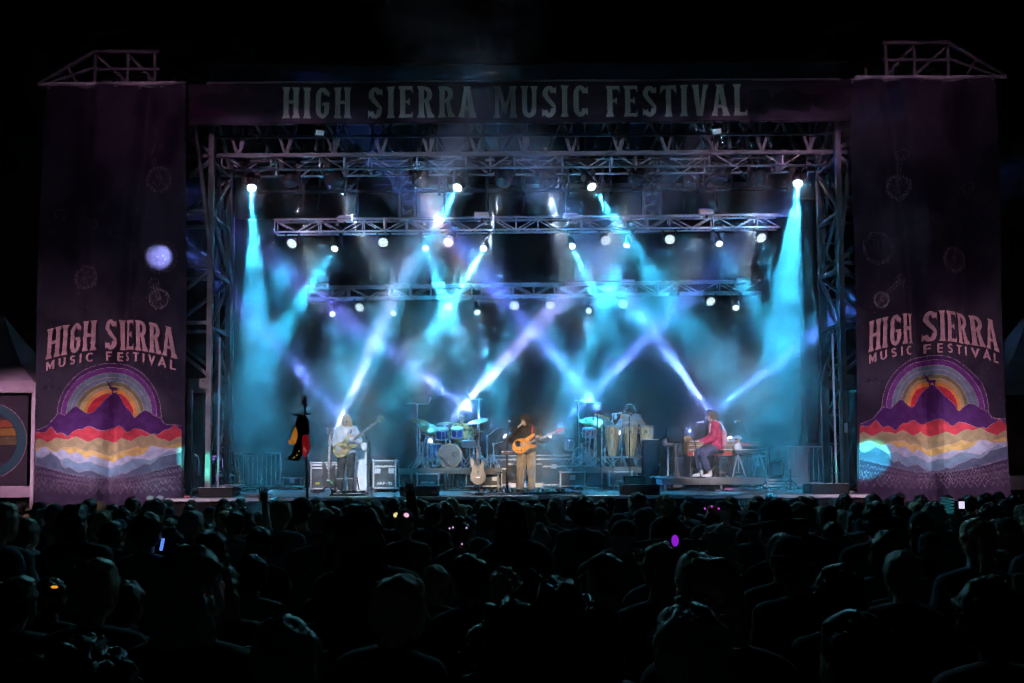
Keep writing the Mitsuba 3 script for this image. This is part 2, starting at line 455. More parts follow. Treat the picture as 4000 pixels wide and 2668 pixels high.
scene['stage_smoke'] = dict(type='cube', to_world=T().translate(((LO + HI) / 2).tolist()).scale(((HI - LO) / 2).tolist()),
                            bsdf=dict(type='null'), interior=dict(type='ref', id='smoke_medium'))
labels['stage_smoke'] = {'label': 'bluish stage smoke made denser along the crossing light beams', 'category': 'smoke', 'kind': 'stuff'}
# ------------------------------------------------------------------ ground, stage deck, risers, drape
structure('ground'); single('ground', boxm([0, 20, -.5], [160, 160, 1.0]), M('grass'))
XL, XR = on(690, 20.6, DECK)[0], on(3370, 20.6, DECK)[0]
FRONT, BACK = 19.95, 29.9
k = thing('stage', 'wide black festival stage with pale worn plywood deck and dark skirt', 'stage')
for i in range(6):                                        # deck sheets across the stage, in two rows seen from the front
    for j in range(4):
        w, d = (XR - XL) / 6, (BACK - FRONT) / 4
        part(k, 'deck_panel', boxm([XL + (i + .5) * w, FRONT + (j + .5) * d, DECK - .02 - .0015 * ((i + j) % 2)], [w - .006, d - .006, .04]), M('deck'))
part(k, 'edge_trim', boxm([(XL + XR) / 2, FRONT - .012, DECK - .035], [XR - XL, .02, .06]), M('alu_dull'))
for i in range(8):
    w = (XR - XL) / 8
    m = trimesh.creation.box(extents=[w - .01, .02, DECK - .1])
    m = m.subdivide().subdivide().subdivide()
    m.vertices[:, 1] += .03 * np.sin(m.vertices[:, 0] * 9 + i)
    m.apply_translation([XL + (i + .5) * w, FRONT + .06, (DECK - .08) / 2 - .01])
    part(k, 'skirt_panel', m, M('black_matte'))
k = thing('backdrop_curtain', 'black pleated curtain hanging across the back of the stage', 'curtain')
xs = np.linspace(-10.5, 10.5, 260)
zs = np.linspace(DECK + .01, 9.6, 8)
V = np.array([[x, 29.75 + .05 * math.sin(x * 1.7), z] for z in zs for x in xs])
Fq = [[j * 260 + i, j * 260 + i + 1, (j + 1) * 260 + i + 1, (j + 1) * 260 + i] for j in range(7) for i in range(259)]
single(k, (V, np.array(Fq)), M('drape'), True)


k = thing('leg_curtain', 'narrow black leg curtain at the right side of the stage', 'curtain')
c0, c1 = on(3138, 25.6, DECK), on(3290, 25.6, DECK)
xs = np.linspace(c0[0], c1[0], 40)
V = np.array([[x, 25.6 + .04 * math.sin(x * 9), z] for z in np.linspace(DECK + 1.15, 9.0, 6) for x in xs])
Fq = [[j * 40 + i, j * 40 + i + 1, (j + 1) * 40 + i + 1, (j + 1) * 40 + i] for j in range(5) for i in range(39)]
single(k, (V, np.array(Fq)), M('drape'), True)


def riser(name, label, x0, x1, y0, y1, top, legs):
    k = thing(name, label, 'stage riser')
    part(k, 'top', boxm([(x0 + x1) / 2, (y0 + y1) / 2, top - .015], [x1 - x0, y1 - y0, .03]), M('riser'))
    part(k, 'front_rail', boxm([(x0 + x1) / 2, y0 - .022, top - .085], [x1 - x0, .04, .13]), M('riser'))
    part(k, 'side_rail', boxm([x0 + .02, (y0 + y1) / 2 + .02, top - .10], [.04, y1 - y0 - .06, .13]), M('alu_dull'))
    part(k, 'side_rail', boxm([x1 - .02, (y0 + y1) / 2 + .02, top - .10], [.04, y1 - y0 - .06, .13]), M('alu_dull'))
    for x in legs:
        for y in (y0 + .08, y1 - .08):
            part(k, 'leg', tube([[x, y, top - .16], [x, y, DECK + .001]], .024, 8), M('alu_dull'))
    return k


RF = 25.0
riser('drum_riser', 'low plywood riser under the blue drum kit', on(1545, RF, RISER)[0], on(1958, RF, RISER)[0], RF, 28.2, RISER, [on(x, RF, RISER)[0] for x in (1558, 1740, 1945)])
riser('percussion_riser', 'low plywood riser under the congas', on(2236, RF, RISER)[0], on(2560, RF, RISER)[0], RF, 28.2, RISER, [on(x, RF, RISER)[0] for x in (2248, 2395, 2548)])
KEYTOP = DECK + .30
riser('keyboard_riser', 'low riser under the keyboards and the seated player in red', on(2585, 23.4, KEYTOP)[0], on(3060, 23.4, KEYTOP)[0], 23.4, 26.2, KEYTOP, [on(x, 23.4, KEYTOP)[0] for x in (2600, 2820, 3045)])

# ------------------------------------------------------------------ steel towers at both sides of the stage


def tower(label, xin, xout, side):
    k = thing('stage_tower', label, 'steel tower')
    ys = (20.85, 22.2)
    top, mid = 10.1, DECK + 2.35
    for x in (xin, xout):
        for y in ys:
            part(k, 'post', bar([x, y, .01], [x, y, top], .11), M('steel'))
    xm = (xin + xout) / 2
    for y in ys:                                        # uprights of the base frame
        for f in (.30, .62):
            x = xin + (xout - xin) * f
            part(k, 'base_upright', bar([x, y + .01, .01], [x, y + .01, mid - .12], .10), M('steel'))
        part(k, 'header_plate', boxm([xm, y - .075, mid], [abs(xout - xin) + .12, .02, .2]), M('steel'))
        for i in range(7):
            part(k, 'bolt', ball([xin + (xout - xin) * (i + .5) / 7, y - .09, mid + .05], .018, 4), M('black'))
    z, n = mid + .1, 0
    while z < top - .9:
        z1 = min(z + 1.18, top - .1)
        for y in ys:
            part(k, 'rung', bar([xin, y + .02, z1], [xout, y + .02, z1], .075), M('steel'))
            a, b = (xin, xout) if n % 2 == 0 else (xout, xin)
            part(k, 'brace', bar([a, y + .05, z + .05], [b, y + .05, z1 - .05], .07), M('steel'))
        for x in (xin, xout):
            part(k, 'rung', bar([x, ys[0], z1 - .09], [x, ys[1], z1 - .09], .07), M('steel'))
            a, b = ys if n % 2 else ys[::-1]
            part(k, 'brace', bar([x - .035 * side, a, z], [x - .035 * side, b, z1 - .1], .06), M('steel'))
        z, n = z1, n + 1
    part(k, 'hoist_cable', tube([[xin - .24 * side, 20.75, DECK + 3.3], [xin - .24 * side, 20.72, DECK + .05]], .022, 8), M('alu_dull'))
    for i in range(2):                                  # long raking struts from the head of the tower
        part(k, 'strut', bar([xin + side * .35, ys[i] - .1, 9.6], [xin - side * .05, ys[i] - .1, 6.5], .07), M('steel'))
    return k


TLX, TRX = at(820, 1300, 20.85)[0], at(3290, 1300, 20.85)[0]
tower('steel lattice tower beside the left banner at the stage edge', TLX, TLX - 1.35, -1)
tower('steel lattice tower beside the right banner at the stage edge', TRX, TRX + 1.35, 1)

# second, rear pair of posts further upstage
for s, x, lab in ((-1, at(905, 1300, 23.6)[0], 'thin rear lattice column behind the left tower'), (1, at(3222, 1300, 23.6)[0], 'thin rear lattice column behind the right tower')):
    k = thing('rear_column', lab, 'steel column')
    for dx, dy in ((0, 0), (s * .34, 0)):
        part(k, 'post', bar([x + dx, 23.6 + dy, DECK + .005], [x + dx, 23.6 + dy, 9.6], .085), M('steel'))
    for i in range(11):
        z = DECK + .4 + i * .68
        part(k, 'rung', bar([x, 23.62, z], [x + s * .34, 23.62, z], .05), M('steel'))
        part(k, 'brace', bar([x, 23.64, z + (i % 2) * .66], [x + s * .34, 23.64, z + .66 - (i % 2) * .66], .04), M('steel'))

# ------------------------------------------------------------------ gable brackets on top of both towers


def bracket(label, pts, Y0):
    k = thing('tower_bracket', label, 'steel bracket')
    for Y in (Y0, Y0 + 1.2):
        P = [at(px, py, Y0) for px, py in pts]
        P = [np.array([p[0], Y, p[2]]) for p in P]
        tip, apex, inner, innerb, *vs = P
        part(k, 'top_chord', bar(inner, apex, .07), M('steel'))
        part(k, 'rafter', bar(apex, tip, .07), M('steel'))
        part(k, 'bottom_chord', bar(tip, innerb, .07), M('alu_dull'))
        off = np.array([0, 0.02, -.36])
        part(k, 'inner_rafter', bar(apex + off * [1, 1, .9], tip + (apex - tip) * .2 + [0, .02, -.10], .055), M('steel'))
        part(k, 'inner_chord', bar(inner + off, apex + off, .055), M('steel'))
        for v in vs:
            part(k, 'post', bar([v[0], Y + .03, apex[2]], [v[0], Y + .03, innerb[2]], .06), M('steel'))
        for a, b in zip(vs[:-1], vs[1:]):
            part(k, 'brace', bar([a[0], Y + .06, apex[2] - .05], [b[0], Y + .06, innerb[2] + .05], .05), M('steel'))
        q = tip + (apex - tip) * .52
        part(k, 'brace', bar(q, [q[0] + (apex[0] - tip[0]) * .16, Y, q[2] - .32], .05), M('steel'))
    for v in vs[:2] + [apex, tip]:
        part(k, 'tie', bar([v[0], Y0, v[2]], [v[0], Y0 + 1.2, v[2]], .05), M('steel'))
    return k


bracket('gable shaped steel bracket above the left banner', [(152, 330), (372, 203), (625, 203), (715, 327), (372, 203), (500, 203), (605, 203)], 20.45)
bracket('gable shaped steel bracket above the right banner', [(3928, 302), (3702, 168), (3446, 168), (3340, 304), (3702, 168), (3570, 168), (3460, 168)], 20.45)

# ------------------------------------------------------------------ roof trusses above the stage
TH = ['first', 'second', 'third', 'fourth', 'fifth', 'sixth', 'seventh', 'eighth', 'ninth', 'tenth', 'eleventh']
x0, x1 = TLX - .2, TRX + .2
RT = ((21.15, at(2000, 602, 21.15)[2], at(2000, 322, 21.15)[2], 1.02, .15), (23.0, at(2000, 640, 23.0)[2], 10.15, 1.02, .55), (25.4, at(2000, 744, 25.4)[2], at(2000, 610, 25.4)[2], 1.30, .3))
for i, (Y, zb, zt, p, ph) in enumerate(RT):
    k = thing('roof_truss', ['front roof truss directly behind the lettered header banner', 'second roof truss back from the header banner',
                             'third and rearmost roof truss, above the middle of the stage'][i], 'roof truss')
    part(k, 'top_chord', bar([x0, Y, zt], [x1, Y, zt], .08), M('steel'))
    part(k, 'bottom_chord', bar([x0, Y, zb], [x1, Y, zb], .08), M('steel'))
    if i < 1: part(k, 'middle_chord', bar([x0, Y - .09, at(2000, 535, Y)[2]], [x1, Y - .09, at(2000, 535, Y)[2]], .06), M('steel'))
    n = int((x1 - x0) / p)
    for j in range(n):
        a = x0 + (j + ph) * p
        part(k, 'web', bar([a, Y + .02, zt], [a + p / 2, Y + .02, zb], .06), M('steel'))
        if a + p < x1: part(k, 'web', bar([a + p, Y + .045, zt], [a + p / 2, Y + .045, zb], .06), M('steel'))
        if (j + i) % 2 == 0: part(k, 'hanger', bar([a + p / 2 + .04, Y + .1, zt], [a + p / 2 + .04, Y + .1, zb], .05), M('steel'))
for j, px in enumerate((1035, 1225, 1445, 1660, 1875, 2050, 2255, 2450, 2640, 2850, 3010)):
    k = thing('roof_purlin', f'steel purlin under the stage roof running front to back, {TH[j]} from the left', 'roof beam', 'purlins under the stage roof')
    x = at(px, 560, 21.4)[0]
    for z in (10.08,):
        part(k, 'chord', bar([x, 21.3, z], [x, 29.4, z + .25], .055), M('steel'))
    for q in range(4):
        y = 21.5 + q * 1.9
        part(k, 'web', bar([x + .03, y, 9.02 + .03 * q], [x + .03, y + .3, 10.1 + .03 * q], .055), M('steel'))
k = thing('stage_roof', 'dark fabric stage roof above the steel trusses', 'stage roof')
single(k, boxm([(x0 + x1) / 2, 25.2, 10.62], [x1 - x0, 8.9, .04]), M('black_matte'))

# ------------------------------------------------------------------ lighting trusses


def light_truss(label, a, b, h, d, ab=0.55, r=.026):
    """Box truss from a to b: a and b are the ends of the upper front chord."""
    k = thing('lighting_truss', label, 'lighting truss')
    a, b = np.asarray(a, float), np.asarray(b, float)
    u = b - a; L = np.linalg.norm(u); u = u / L
    dn, bk = np.array([0, 0, -h]), np.array([0, d, 0])
    for o in (0 * dn, dn, bk, dn + bk):
        part(k, 'chord', tube([a + o, b + o], r, 8), M('alu'))
    n = int(round(L / ab))
    st = L / n
    for i in range(n):
        p, q = a + u * (i * st), a + u * ((i + 1) * st)
        for o in (0 * bk, bk):
            lo, hi = (dn, 0 * dn) if i % 2 else (0 * dn, dn)
            part(k, 'brace', tube([p + lo + o, q + hi + o], .013, 5), M('alu_dull'))
            if i % 2 == 0: part(k, 'post', tube([p + o, p + o + dn], .016, 5), M('alu_dull'))
        if i % 2 == 0:
            part(k, 'spreader', tube([p + dn, p + dn + bk], .013, 5), M('alu_dull'))
            part(k, 'spreader', tube([p, p + bk], .013, 5), M('alu_dull'))
        if i % 6 == 5:
            part(k, 'joint_plate', boxm(p + dn / 2 + bk / 2, [.03, d + .06, h + .06]), M('alu_dull'))
    for e in (a, b):
        for f in (.12, .88):
            pass
    return k


light_truss('front lighting truss with pink lit ends, highest of the three', at(868, 606, 22.0), at(3246, 586, 22.0), .34, .52)
light_truss('middle lighting truss with round white wash lamps below', at(1073, 858, 24.4), at(3044, 838, 24.4), .31, .31)
light_truss('lowest rear lighting truss across the back of the stage', at(1197, 1121, 26.7), at(2972, 1095, 26.7), .31, .31)
# second pipe truss just behind the front one
for i, (px, Yh) in enumerate(((1590, 24.55), (2550, 24.55))):
    k = thing('hanging_truss', ['vertical truss section dropping to the middle lighting truss, left one', 'vertical truss section dropping to the middle lighting truss, right one'][i], 'vertical truss')
    p = at(px, 850, Yh)
    for dx in (-.2, .2):
        for dy in (0, .3):
            part(k, 'chord', tube([[p[0] + dx, p[1] + dy, p[2] + .02], [p[0] + dx, p[1] + dy, 9.0]], .022, 6), M('alu_dull'))
    for j in range(4):
        z = p[2] + j * .25
        part(k, 'brace', tube([[p[0] - .2, p[1], z], [p[0] + .2, p[1], z + .25]], .012, 5), M('alu_dull'))
        part(k, 'brace', tube([[p[0] + .2, p[1], z], [p[0] - .2, p[1], z + .25]], .012, 5), M('alu_dull'))
# chain hoists and cables that carry the trusses
for i, (px, py, Y) in enumerate(((1195, 520, 22.2), (2855, 505, 22.2))):
    k = thing('chain_hoist', ['black hoist and chain bag above the front truss, left', 'black hoist and chain bag above the front truss, right'][i], 'chain hoist')
    p = at(px, py, Y)
    part(k, 'motor', rbox(p, [.36, .3, .62], .04), M('black'))
    part(k, 'chain', tube([p + [0, 0, .25], [p[0], p[1], 10.05]], .02, 6), M('black'))
    part(k, 'chain_bag', hull_mesh := trimesh.convex.convex_hull(np.vstack([ball(p + [.06, -.02, -.42], .17, 6).vertices, ball(p + [.06, 0, -.15], .14, 6).vertices])), M('black_matte'))
# ------------------------------------------------------------------ lamps
def glow(c, k): return dict(type='area', radiance=rgb(*[x * k * U for x in c]), sampling_weight=0.0)


scene['mat_lens'] = dict(type='diffuse', reflectance=rgb(.3, .3, .3))


def dome(r, h, n=16):
    return [(r * math.cos(t), h * math.sin(t)) for t in np.linspace(0, math.pi / 2 - 1e-3, 6)]


def moving_head(key, p, u, r, up, gc, gk, body=1.0):
    """A moving head whose lens stands at p and looks along u; up = +1 hangs from above, -1 stands on the floor."""
    u = u / np.linalg.norm(u)
    c = p - u * (.20 * body)
    b = .46 * body
    if gc:                                  # hollow barrel with a glowing reflector inside
        part(key, 'barrel', lathe([(0, -b - .03), (r * .8, -b - .02), (r * 1.05, -b * .8), (r * 1.28, -b * .45), (r * 1.3, -.06), (r * 1.12, .0), (r * 1.0, .0)], 20, u, p), M('black'), 40)
        part(key, 'lens', lathe([(0, -b), (r * .3, -b * .95), (r * .62, -b * .75), (r * .9, -b * .3), (r * 1.0, -.002)][::-1], 20, u, p), M('lens'), True, emitter=glow(gc, gk))
    else:
        part(key, 'barrel', lathe([(0, -.21 * body), (r * .9, -.20 * body), (r * 1.25, -.12 * body), (r * 1.3, .02), (r * 1.12, .16 * body), (r * 1.12, .195 * body), (r * .98, .195 * body), (r * .9, .15 * body)], 20, u, c), M('black'), 40)
        part(key, 'lens', lathe(dome(r * .96, .06), 20, u, p - u * .018), M('black_gloss'), True)
    side = np.cross(u, [0, 0, 1.0]); side[2] = 0
    side = side / np.linalg.norm(side) if np.linalg.norm(side) > .05 else np.array([1.0, 0, 0])
    top = c + np.array([0, 0, up * (.24 + r)])
    for s in (-1, 1):
        part(key, 'yoke_arm', bar(c + side * s * r * 1.42 - [0, 0, up * .04], top + side * s * r * 1.42, .05, .09), M('black'))
    part(key, 'base', rbox(top + [0, 0, up * .07], [r * 3.1, .26, .15], .02), M('black_matte'))
    if up > 0:
        part(key, 'clamp', boxm(top + [0, 0, .19], [.07, .07, .12]), M('alu_dull'))
    return top


def direction(b): return (b[1] - b[0]) / np.linalg.norm(b[1] - b[0])


NTH = ['first', 'second', 'third', 'fourth', 'fifth', 'sixth', 'seventh', 'eighth']
for i, b in enumerate(beams_top):
    k = thing('moving_head_light', f'bright cyan beam light under the front truss, {NTH[i]} lit one from the left', 'stage light', 'lit beam lights under the front truss')
    moving_head(k, b[0], direction(b), .10, 1, (.85, .97, 1.0), 6.0)
for i, b in enumerate(beams_mid):
    k = thing('moving_head_light', f'cyan beam light under the middle truss, {NTH[i]} beam light from the left', 'stage light', 'beam lights under the middle truss')
    moving_head(k, b[0], direction(b), .078, 1, (.8, .97, 1.0), 4.5, .9)
for i, b in enumerate(beams_low):
    k = thing('moving_head_light', f'small blue-cyan beam light under the lowest truss, {NTH[i]} beam light from the left', 'stage light', 'beam lights under the lowest truss')
    moving_head(k, b[0], direction(b), .078, 1, (.6, .9, 1.0), 2.2, .9)
where = ['left of the bassist', 'right of the bassist', 'behind the floor tom of the blue drum kit', 'behind the lead guitarist, at his left elbow', 'at the headstock of the orange guitar',
         'behind the congas', 'at the left end of the organ', 'behind the seated keyboard player']
for i, b in enumerate(beams_floor):
    k = thing('floor_beam_light', 'blue-violet floor beam light pointing up ' + where[i], 'stage light', 'beam lights standing on the stage floor')
    c = moving_head(k, b[0], direction(b), .075, -1, (.75, .75, 1.0), 5.0, .85)
    zf = DECK if i < 2 else RISER if i in (2, 3, 5) else DECK
    if c[2] - .16 > zf: part(k, 'stand', rbox([c[0], c[1], (zf + c[2] - .145) / 2], [.3, .28, c[2] - .145 - zf - .002], .01), M('case'))
for i, b in enumerate(beams_white):
    col = 'orange' if i in (2, 5) else 'white'
    k = thing('profile_light', f'dark round profile light, {col} beam, below the front truss, {NTH[i]} from the left', 'stage light', 'dark profile lights below the front truss')
    u = direction(b)
    moving_head(k, b[0] + [0, 0, .02], u, .16, 1, None, 0, 1.05)
for i, (px, py) in enumerate(((1010, 592), (1385, 590), (1860, 588), (2235, 590), (2580, 584), (2955, 580))):
    k = thing('audience_blinder', f'unlit round blinder lamp standing above the front truss, {NTH[i]} from the left', 'stage light', 'round unlit lamps above the front truss')
    p = at(px, py, 21.9)
    u = np.array([0, -1.0, -.12])
    part(k, 'can', lathe([(0, -.20), (.09, -.19), (.145, -.06), (.155, .0), (.155, .05), (.14, .05)], 20, u, p), M('black'), 40)
    part(k, 'reflector', lathe([(.14, .03), (.10, -.02), (.03, -.04), (0, -.045)], 20, u, p), M('grille'), True)
    part(k, 'yoke', bar(p + [-.19, .05, .02], p + [-.19, .05, -.16], .03), M('black'))
    part(k, 'yoke', bar(p + [.19, .05, .02], p + [.19, .05, -.16], .03), M('black'))
    part(k, 'clamp', boxm(p + [0, .05, -.20], [.4, .05, .05]), M('black'))
cells = [(0, 0)] + [(rr * math.cos(a), rr * math.sin(a)) for rr, n in ((.034, 6), (.068, 12), (.100, 18)) for a in np.arange(n) * 2 * np.pi / n]
for j, (b, Y) in enumerate([(w, YM) for w in wash_mid] + [(w, YL) for w in wash_low]):
    row = 'middle' if Y == YM else 'lowest'
    k = thing('wash_light', f'round white honeycomb LED wash light below the {row} truss, {NTH[j % 6]} from the left', 'stage light', f'wash lights below the {row} truss')
    p = at(b[0], b[1], Y)
    u = np.array([b[2] * .5, -1.0, -.75]); u /= np.linalg.norm(u)
    R = frame(u)
    part(k, 'housing', lathe([(0, -.2), (.10, -.19), (.128, -.08), (.132, .012), (.122, .012), (.122, .004), (0, .004)], 24, u, p), M('black'), 40)
    q = cat([lathe([(.0142, .006), (.0142, .012), (.008, .019), (0.0001, .021)], 8, u, p + R @ [x * 1.05, y * 1.05, 0]) for x, y in cells])
    part(k, 'lens_cells', q, M('lens'), True, emitter=glow((.85, 1.0, 1.0), 1.5), kind='stuff')
    for s in (-1, 1):
        part(k, 'yoke_arm', bar(p + [s * .16, .1, 0], p + [s * .16, .1, .26], .03, .05), M('black'))
    part(k, 'base', rbox(p + [0, .1, .32], [.38, .2, .12], .02), M('black_matte'))
for i, (px, py, Y) in enumerate(((1348, 856, 24.3), (1882, 841, 24.3), (2227, 845, 24.3), (2760, 828, 24.3), (1256, 1118, 26.6), (1712, 1113, 26.6), (2453, 1104, 26.6), (2904, 1094, 26.6))):
    k = thing('power_box', f'pale box clamped on top of the {"middle" if i < 4 else "lowest"} truss, {NTH[i % 4]} from the left', 'electrical box', f'pale boxes on the {"middle" if i < 4 else "lowest"} truss')
    p = at(px, py, Y)
    part(k, 'case', rbox(p, [.36, .12, .15], .012), M('white_cloth'))
    part(k, 'stripe', boxm(p + [0, -.062, -.005], [.34, .006, .018]), M('yellow' if i % 2 else 'riser'))
    part(k, 'clamp', boxm(p + [0, .0, -.11], [.06, .06, .08]), M('black'))
# dark conventional lamps that hang between the fixtures
rs = np.random.default_rng(5)
for i in range(5):
    px = 1450 + i * 330
    k = thing('cable_loop', f'black cable looped under the front truss, {NTH[i]} loop from the left', 'cable', 'cables looped under the front truss')
    a, b = at(px, 668, 22.05), at(px + 150, 667, 22.05)
    single(k, tube(sag(a, b, .11, 10), .012, 6), M('cable'), True)
for i, (px, py, ax) in enumerate(((1250, 520, 1600), (2800, 515, 2500))):  # added fixtures that give the audience floods a body
    k = thing('added_flood_light', ['flood light added to light the crowd, under the left half of the header banner', 'flood light added to light the crowd, under the right half of the header banner'][i], 'stage light')
    p = at(px, py, 20.7)
    u = on(ax, 12.0, 1.2) - p; u /= np.linalg.norm(u)
    R = frame(u)
    part(k, 'housing', placed(rbox([0, 0, -.09], [.22, .16, .14], .015), R, p), M('black'))
    part(k, 'lens', placed(boxm([0, 0, -.017], [.17, .11, .006]), R, p), M('lens'), emitter=glow((.2, .6, .8), .12))
    part(k, 'bracket', bar(p - u * .08, [p[0], 21.05, at(px, 470, 21.05)[2]], .03), M('black'))
# ------------------------------------------------------------------ lettering: condensed flared capitals, drawn as outlines in a unit cell (width w, height 1)
def serif(x0, x1, y, up, d=.045, o=.05):
    return Polygon([(x0 - o, y), (x1 + o, y), (x1 + o * .75, y + up * d), (x1, y + up * d * 3), (x0, y + up * d * 3), (x0 - o * .75, y + up * d)])


def stem(x, w=.17): return unary_union([sbox(x, 0, x + w, 1), serif(x, x + w, 0, 1), serif(x, x + w, 1, -1)])


def band(cx, cy, rx, ry, w, a0, a1, n=24):
    t = np.radians(np.linspace(a0, a1, n))
    o = [(cx + rx * math.cos(a), cy + ry * math.sin(a)) for a in t]
    i = [(cx + (rx - w) * math.cos(a), cy + (ry - w * .8) * math.sin(a)) for a in t[::-1]]
    return Polygon(o + i).buffer(0)


def glyph(c):
    s = .17
    if c == 'H': return unary_union([stem(.03), stem(.36), sbox(.1, .46, .45, .57)]), .56
    if c == 'I': return stem(.05), .27
    if c == 'G': return unary_union([band(.27, .70, .23, .30, s, 20, 180), sbox(.04, .28, .04 + s, .72), band(.27, .30, .23, .30, s, 180, 360), sbox(.33, .28, .5, .50), sbox(.26, .42, .5, .51), sbox(.37, .80, .5, .86), sbox(.43, .72, .5, .86)]), .55
    if c == 'C': return unary_union([band(.27, .70, .23, .30, s, 12, 180), sbox(.04, .28, .04 + s, .72), band(.27, .30, .23, .30, s, 180, 348), Polygon([(.40, .86), (.52, .96), (.52, .70)]), Polygon([(.40, .14), (.52, .04), (.52, .28)])]), .54
    if c == 'S': return unary_union([band(.26, .74, .22, .26, s, 10, 200), band(.26, .26, .22, .26, s, 190, 370), Polygon([(.05, .70), (.16, .52), (.48, .22), (.48, .36), (.36, .52), (.20, .72)]), Polygon([(.38, .88), (.49, .97), (.49, .72)]), Polygon([(.14, .12), (.03, .03), (.03, .28)])]), .52
    if c == 'E': return unary_union([stem(.05), sbox(.1, .89, .44, 1), sbox(.1, 0, .44, .11), sbox(.1, .46, .36, .56), Polygon([(.36, 1), (.46, 1), (.46, .78)]), Polygon([(.36, 0), (.46, 0), (.46, .22)]), sbox(.32, .41, .37, .61)]), .49
    if c == 'F': return unary_union([stem(.05), sbox(.1, .89, .44, 1), sbox(.1, .46, .36, .56), Polygon([(.34, 1), (.46, 1), (.46, .76)]), sbox(.32, .41, .37, .61)]), .47
    if c == 'R': return unary_union([stem(.05), band(.24, .74, .25, .26, .16, -90, 90), sbox(.1, .90, .25, 1), sbox(.1, .48, .25, .58), Polygon([(.24, .52), (.38, .52), (.52, .0), (.34, .0)]), serif(.36, .52, 0, 1)]), .56
    if c == 'A': return unary_union([Polygon([(.18, 1), (.36, 1), (.55, 0), (.37, 0), (.26, .72), (.16, 0), (.02, 0)]), sbox(.14, .26, .42, .36), serif(.03, .14, 0, 1), serif(.38, .54, 0, 1), sbox(.13, .96, .40, 1)]), .58
    if c == 'M': return unary_union([stem(.03, .13), stem(.55, .17), Polygon([(.05, 1), (.20, 1), (.40, .38), (.34, .12)]), Polygon([(.56, 1), (.66, 1), (.38, .12), (.33, .3)])]), .76
    if c == 'U': return unary_union([sbox(.05, .25, .22, 1), sbox(.38, .25, .53, 1), band(.29, .27, .24, .27, s, 180, 360), serif(.05, .22, 1, -1), serif(.38, .53, 1, -1)]), .58
    if c == 'T': return unary_union([stem(.17), sbox(.0, .89, .5, 1), Polygon([(.0, 1), (.12, .92), (-.02, .74)]), Polygon([(.5, 1), (.38, .92), (.52, .74)])]), .51
    if c == 'V': return unary_union([Polygon([(.04, 1), (.22, 1), (.28, .25), (.40, 1), (.52, 1), (.36, 0), (.16, 0)]), serif(.05, .21, 1, -1), serif(.42, .52, 1, -1)]), .56
    if c == 'L': return unary_union([stem(.05), sbox(.1, 0, .44, .11), Polygon([(.32, 0), (.47, 0), (.47, .24)])]), .49
    return None, .26


def sans(c):
    """Plain heavy capitals for the small line."""
    w = .2
    b = lambda *p: LineString(p).buffer(w / 2, cap_style=2, join_style=2)  # noqa: E731
    if c == 'M': return unary_union([b((.1, 0), (.1, 1)), b((.74, 0), (.74, 1)), b((.12, .95), (.42, .3), (.72, .95))]), .92
    if c == 'U': return unary_union([b((.1, .3), (.1, 1)), b((.6, .3), (.6, 1)), band(.35, .35, .35, .35, w, 180, 360)]), .78
    if c == 'S': return unary_union([band(.3, .72, .29, .28, w, 20, 250), band(.3, .28, .29, .28, w, 200, 430), sbox(.2, .4, .42, .58)]), .70
    if c == 'I': return b((.12, 0), (.12, 1)), .32
    if c == 'C': return band(.42, .5, .42, .5, w, 45, 315), .82
    if c == 'F': return unary_union([b((.1, 0), (.1, 1)), sbox(.1, .82, .55, 1), sbox(.1, .42, .5, .58)]), .64
    if c == 'E': return unary_union([b((.1, 0), (.1, 1)), sbox(.1, .82, .56, 1), sbox(.1, .42, .52, .58), sbox(.1, 0, .56, .18)]), .66
    if c == 'T': return unary_union([b((.32, 0), (.32, 1)), sbox(0, .82, .64, 1)]), .68
    if c == 'V': return b((.06, 1), (.37, .1), (.68, 1)), .76
    if c == 'A': return unary_union([b((.06, 0), (.4, .92), (.74, 0)), sbox(.2, .2, .6, .36)]), .82
    if c == 'L': return unary_union([b((.1, 0), (.1, 1)), sbox(.1, 0, .54, .18)]), .60
    return None, .5


def line_of(text, fn, gap=.06):
    out, x = [], 0.0
    for c in text:
        g, w = fn(c)
        if g is not None: out.append((c, affinity.translate(g, x, 0)))
        x += w + gap
    return out, x - gap


def cells_of(poly, step):
    """A polygon cut by a grid and triangulated, so that it can follow the folds of a cloth."""
    x0, y0, x1, y1 = poly.bounds
    vs, fs, n = [], [], 0
    for i in range(int(math.floor(x0 / step)), int(math.ceil(x1 / step))):
        for j in range(int(math.floor(y0 / step)), int(math.ceil(y1 / step))):
            p = poly.intersection(sbox(i * step, j * step, (i + 1) * step, (j + 1) * step))
            for g in getattr(p, 'geoms', [p]):
                if g.geom_type != 'Polygon' or g.area < 1e-7: continue
                v, f = trimesh.creation.triangulate_polygon(g, engine='earcut')
                if len(f) == 0: continue
                vs.append(np.asarray(v)); fs.append(np.asarray(f) + n); n += len(v)
    return (np.vstack(vs), np.vstack(fs)) if vs else (np.zeros((0, 2)), np.zeros((0, 3), int))


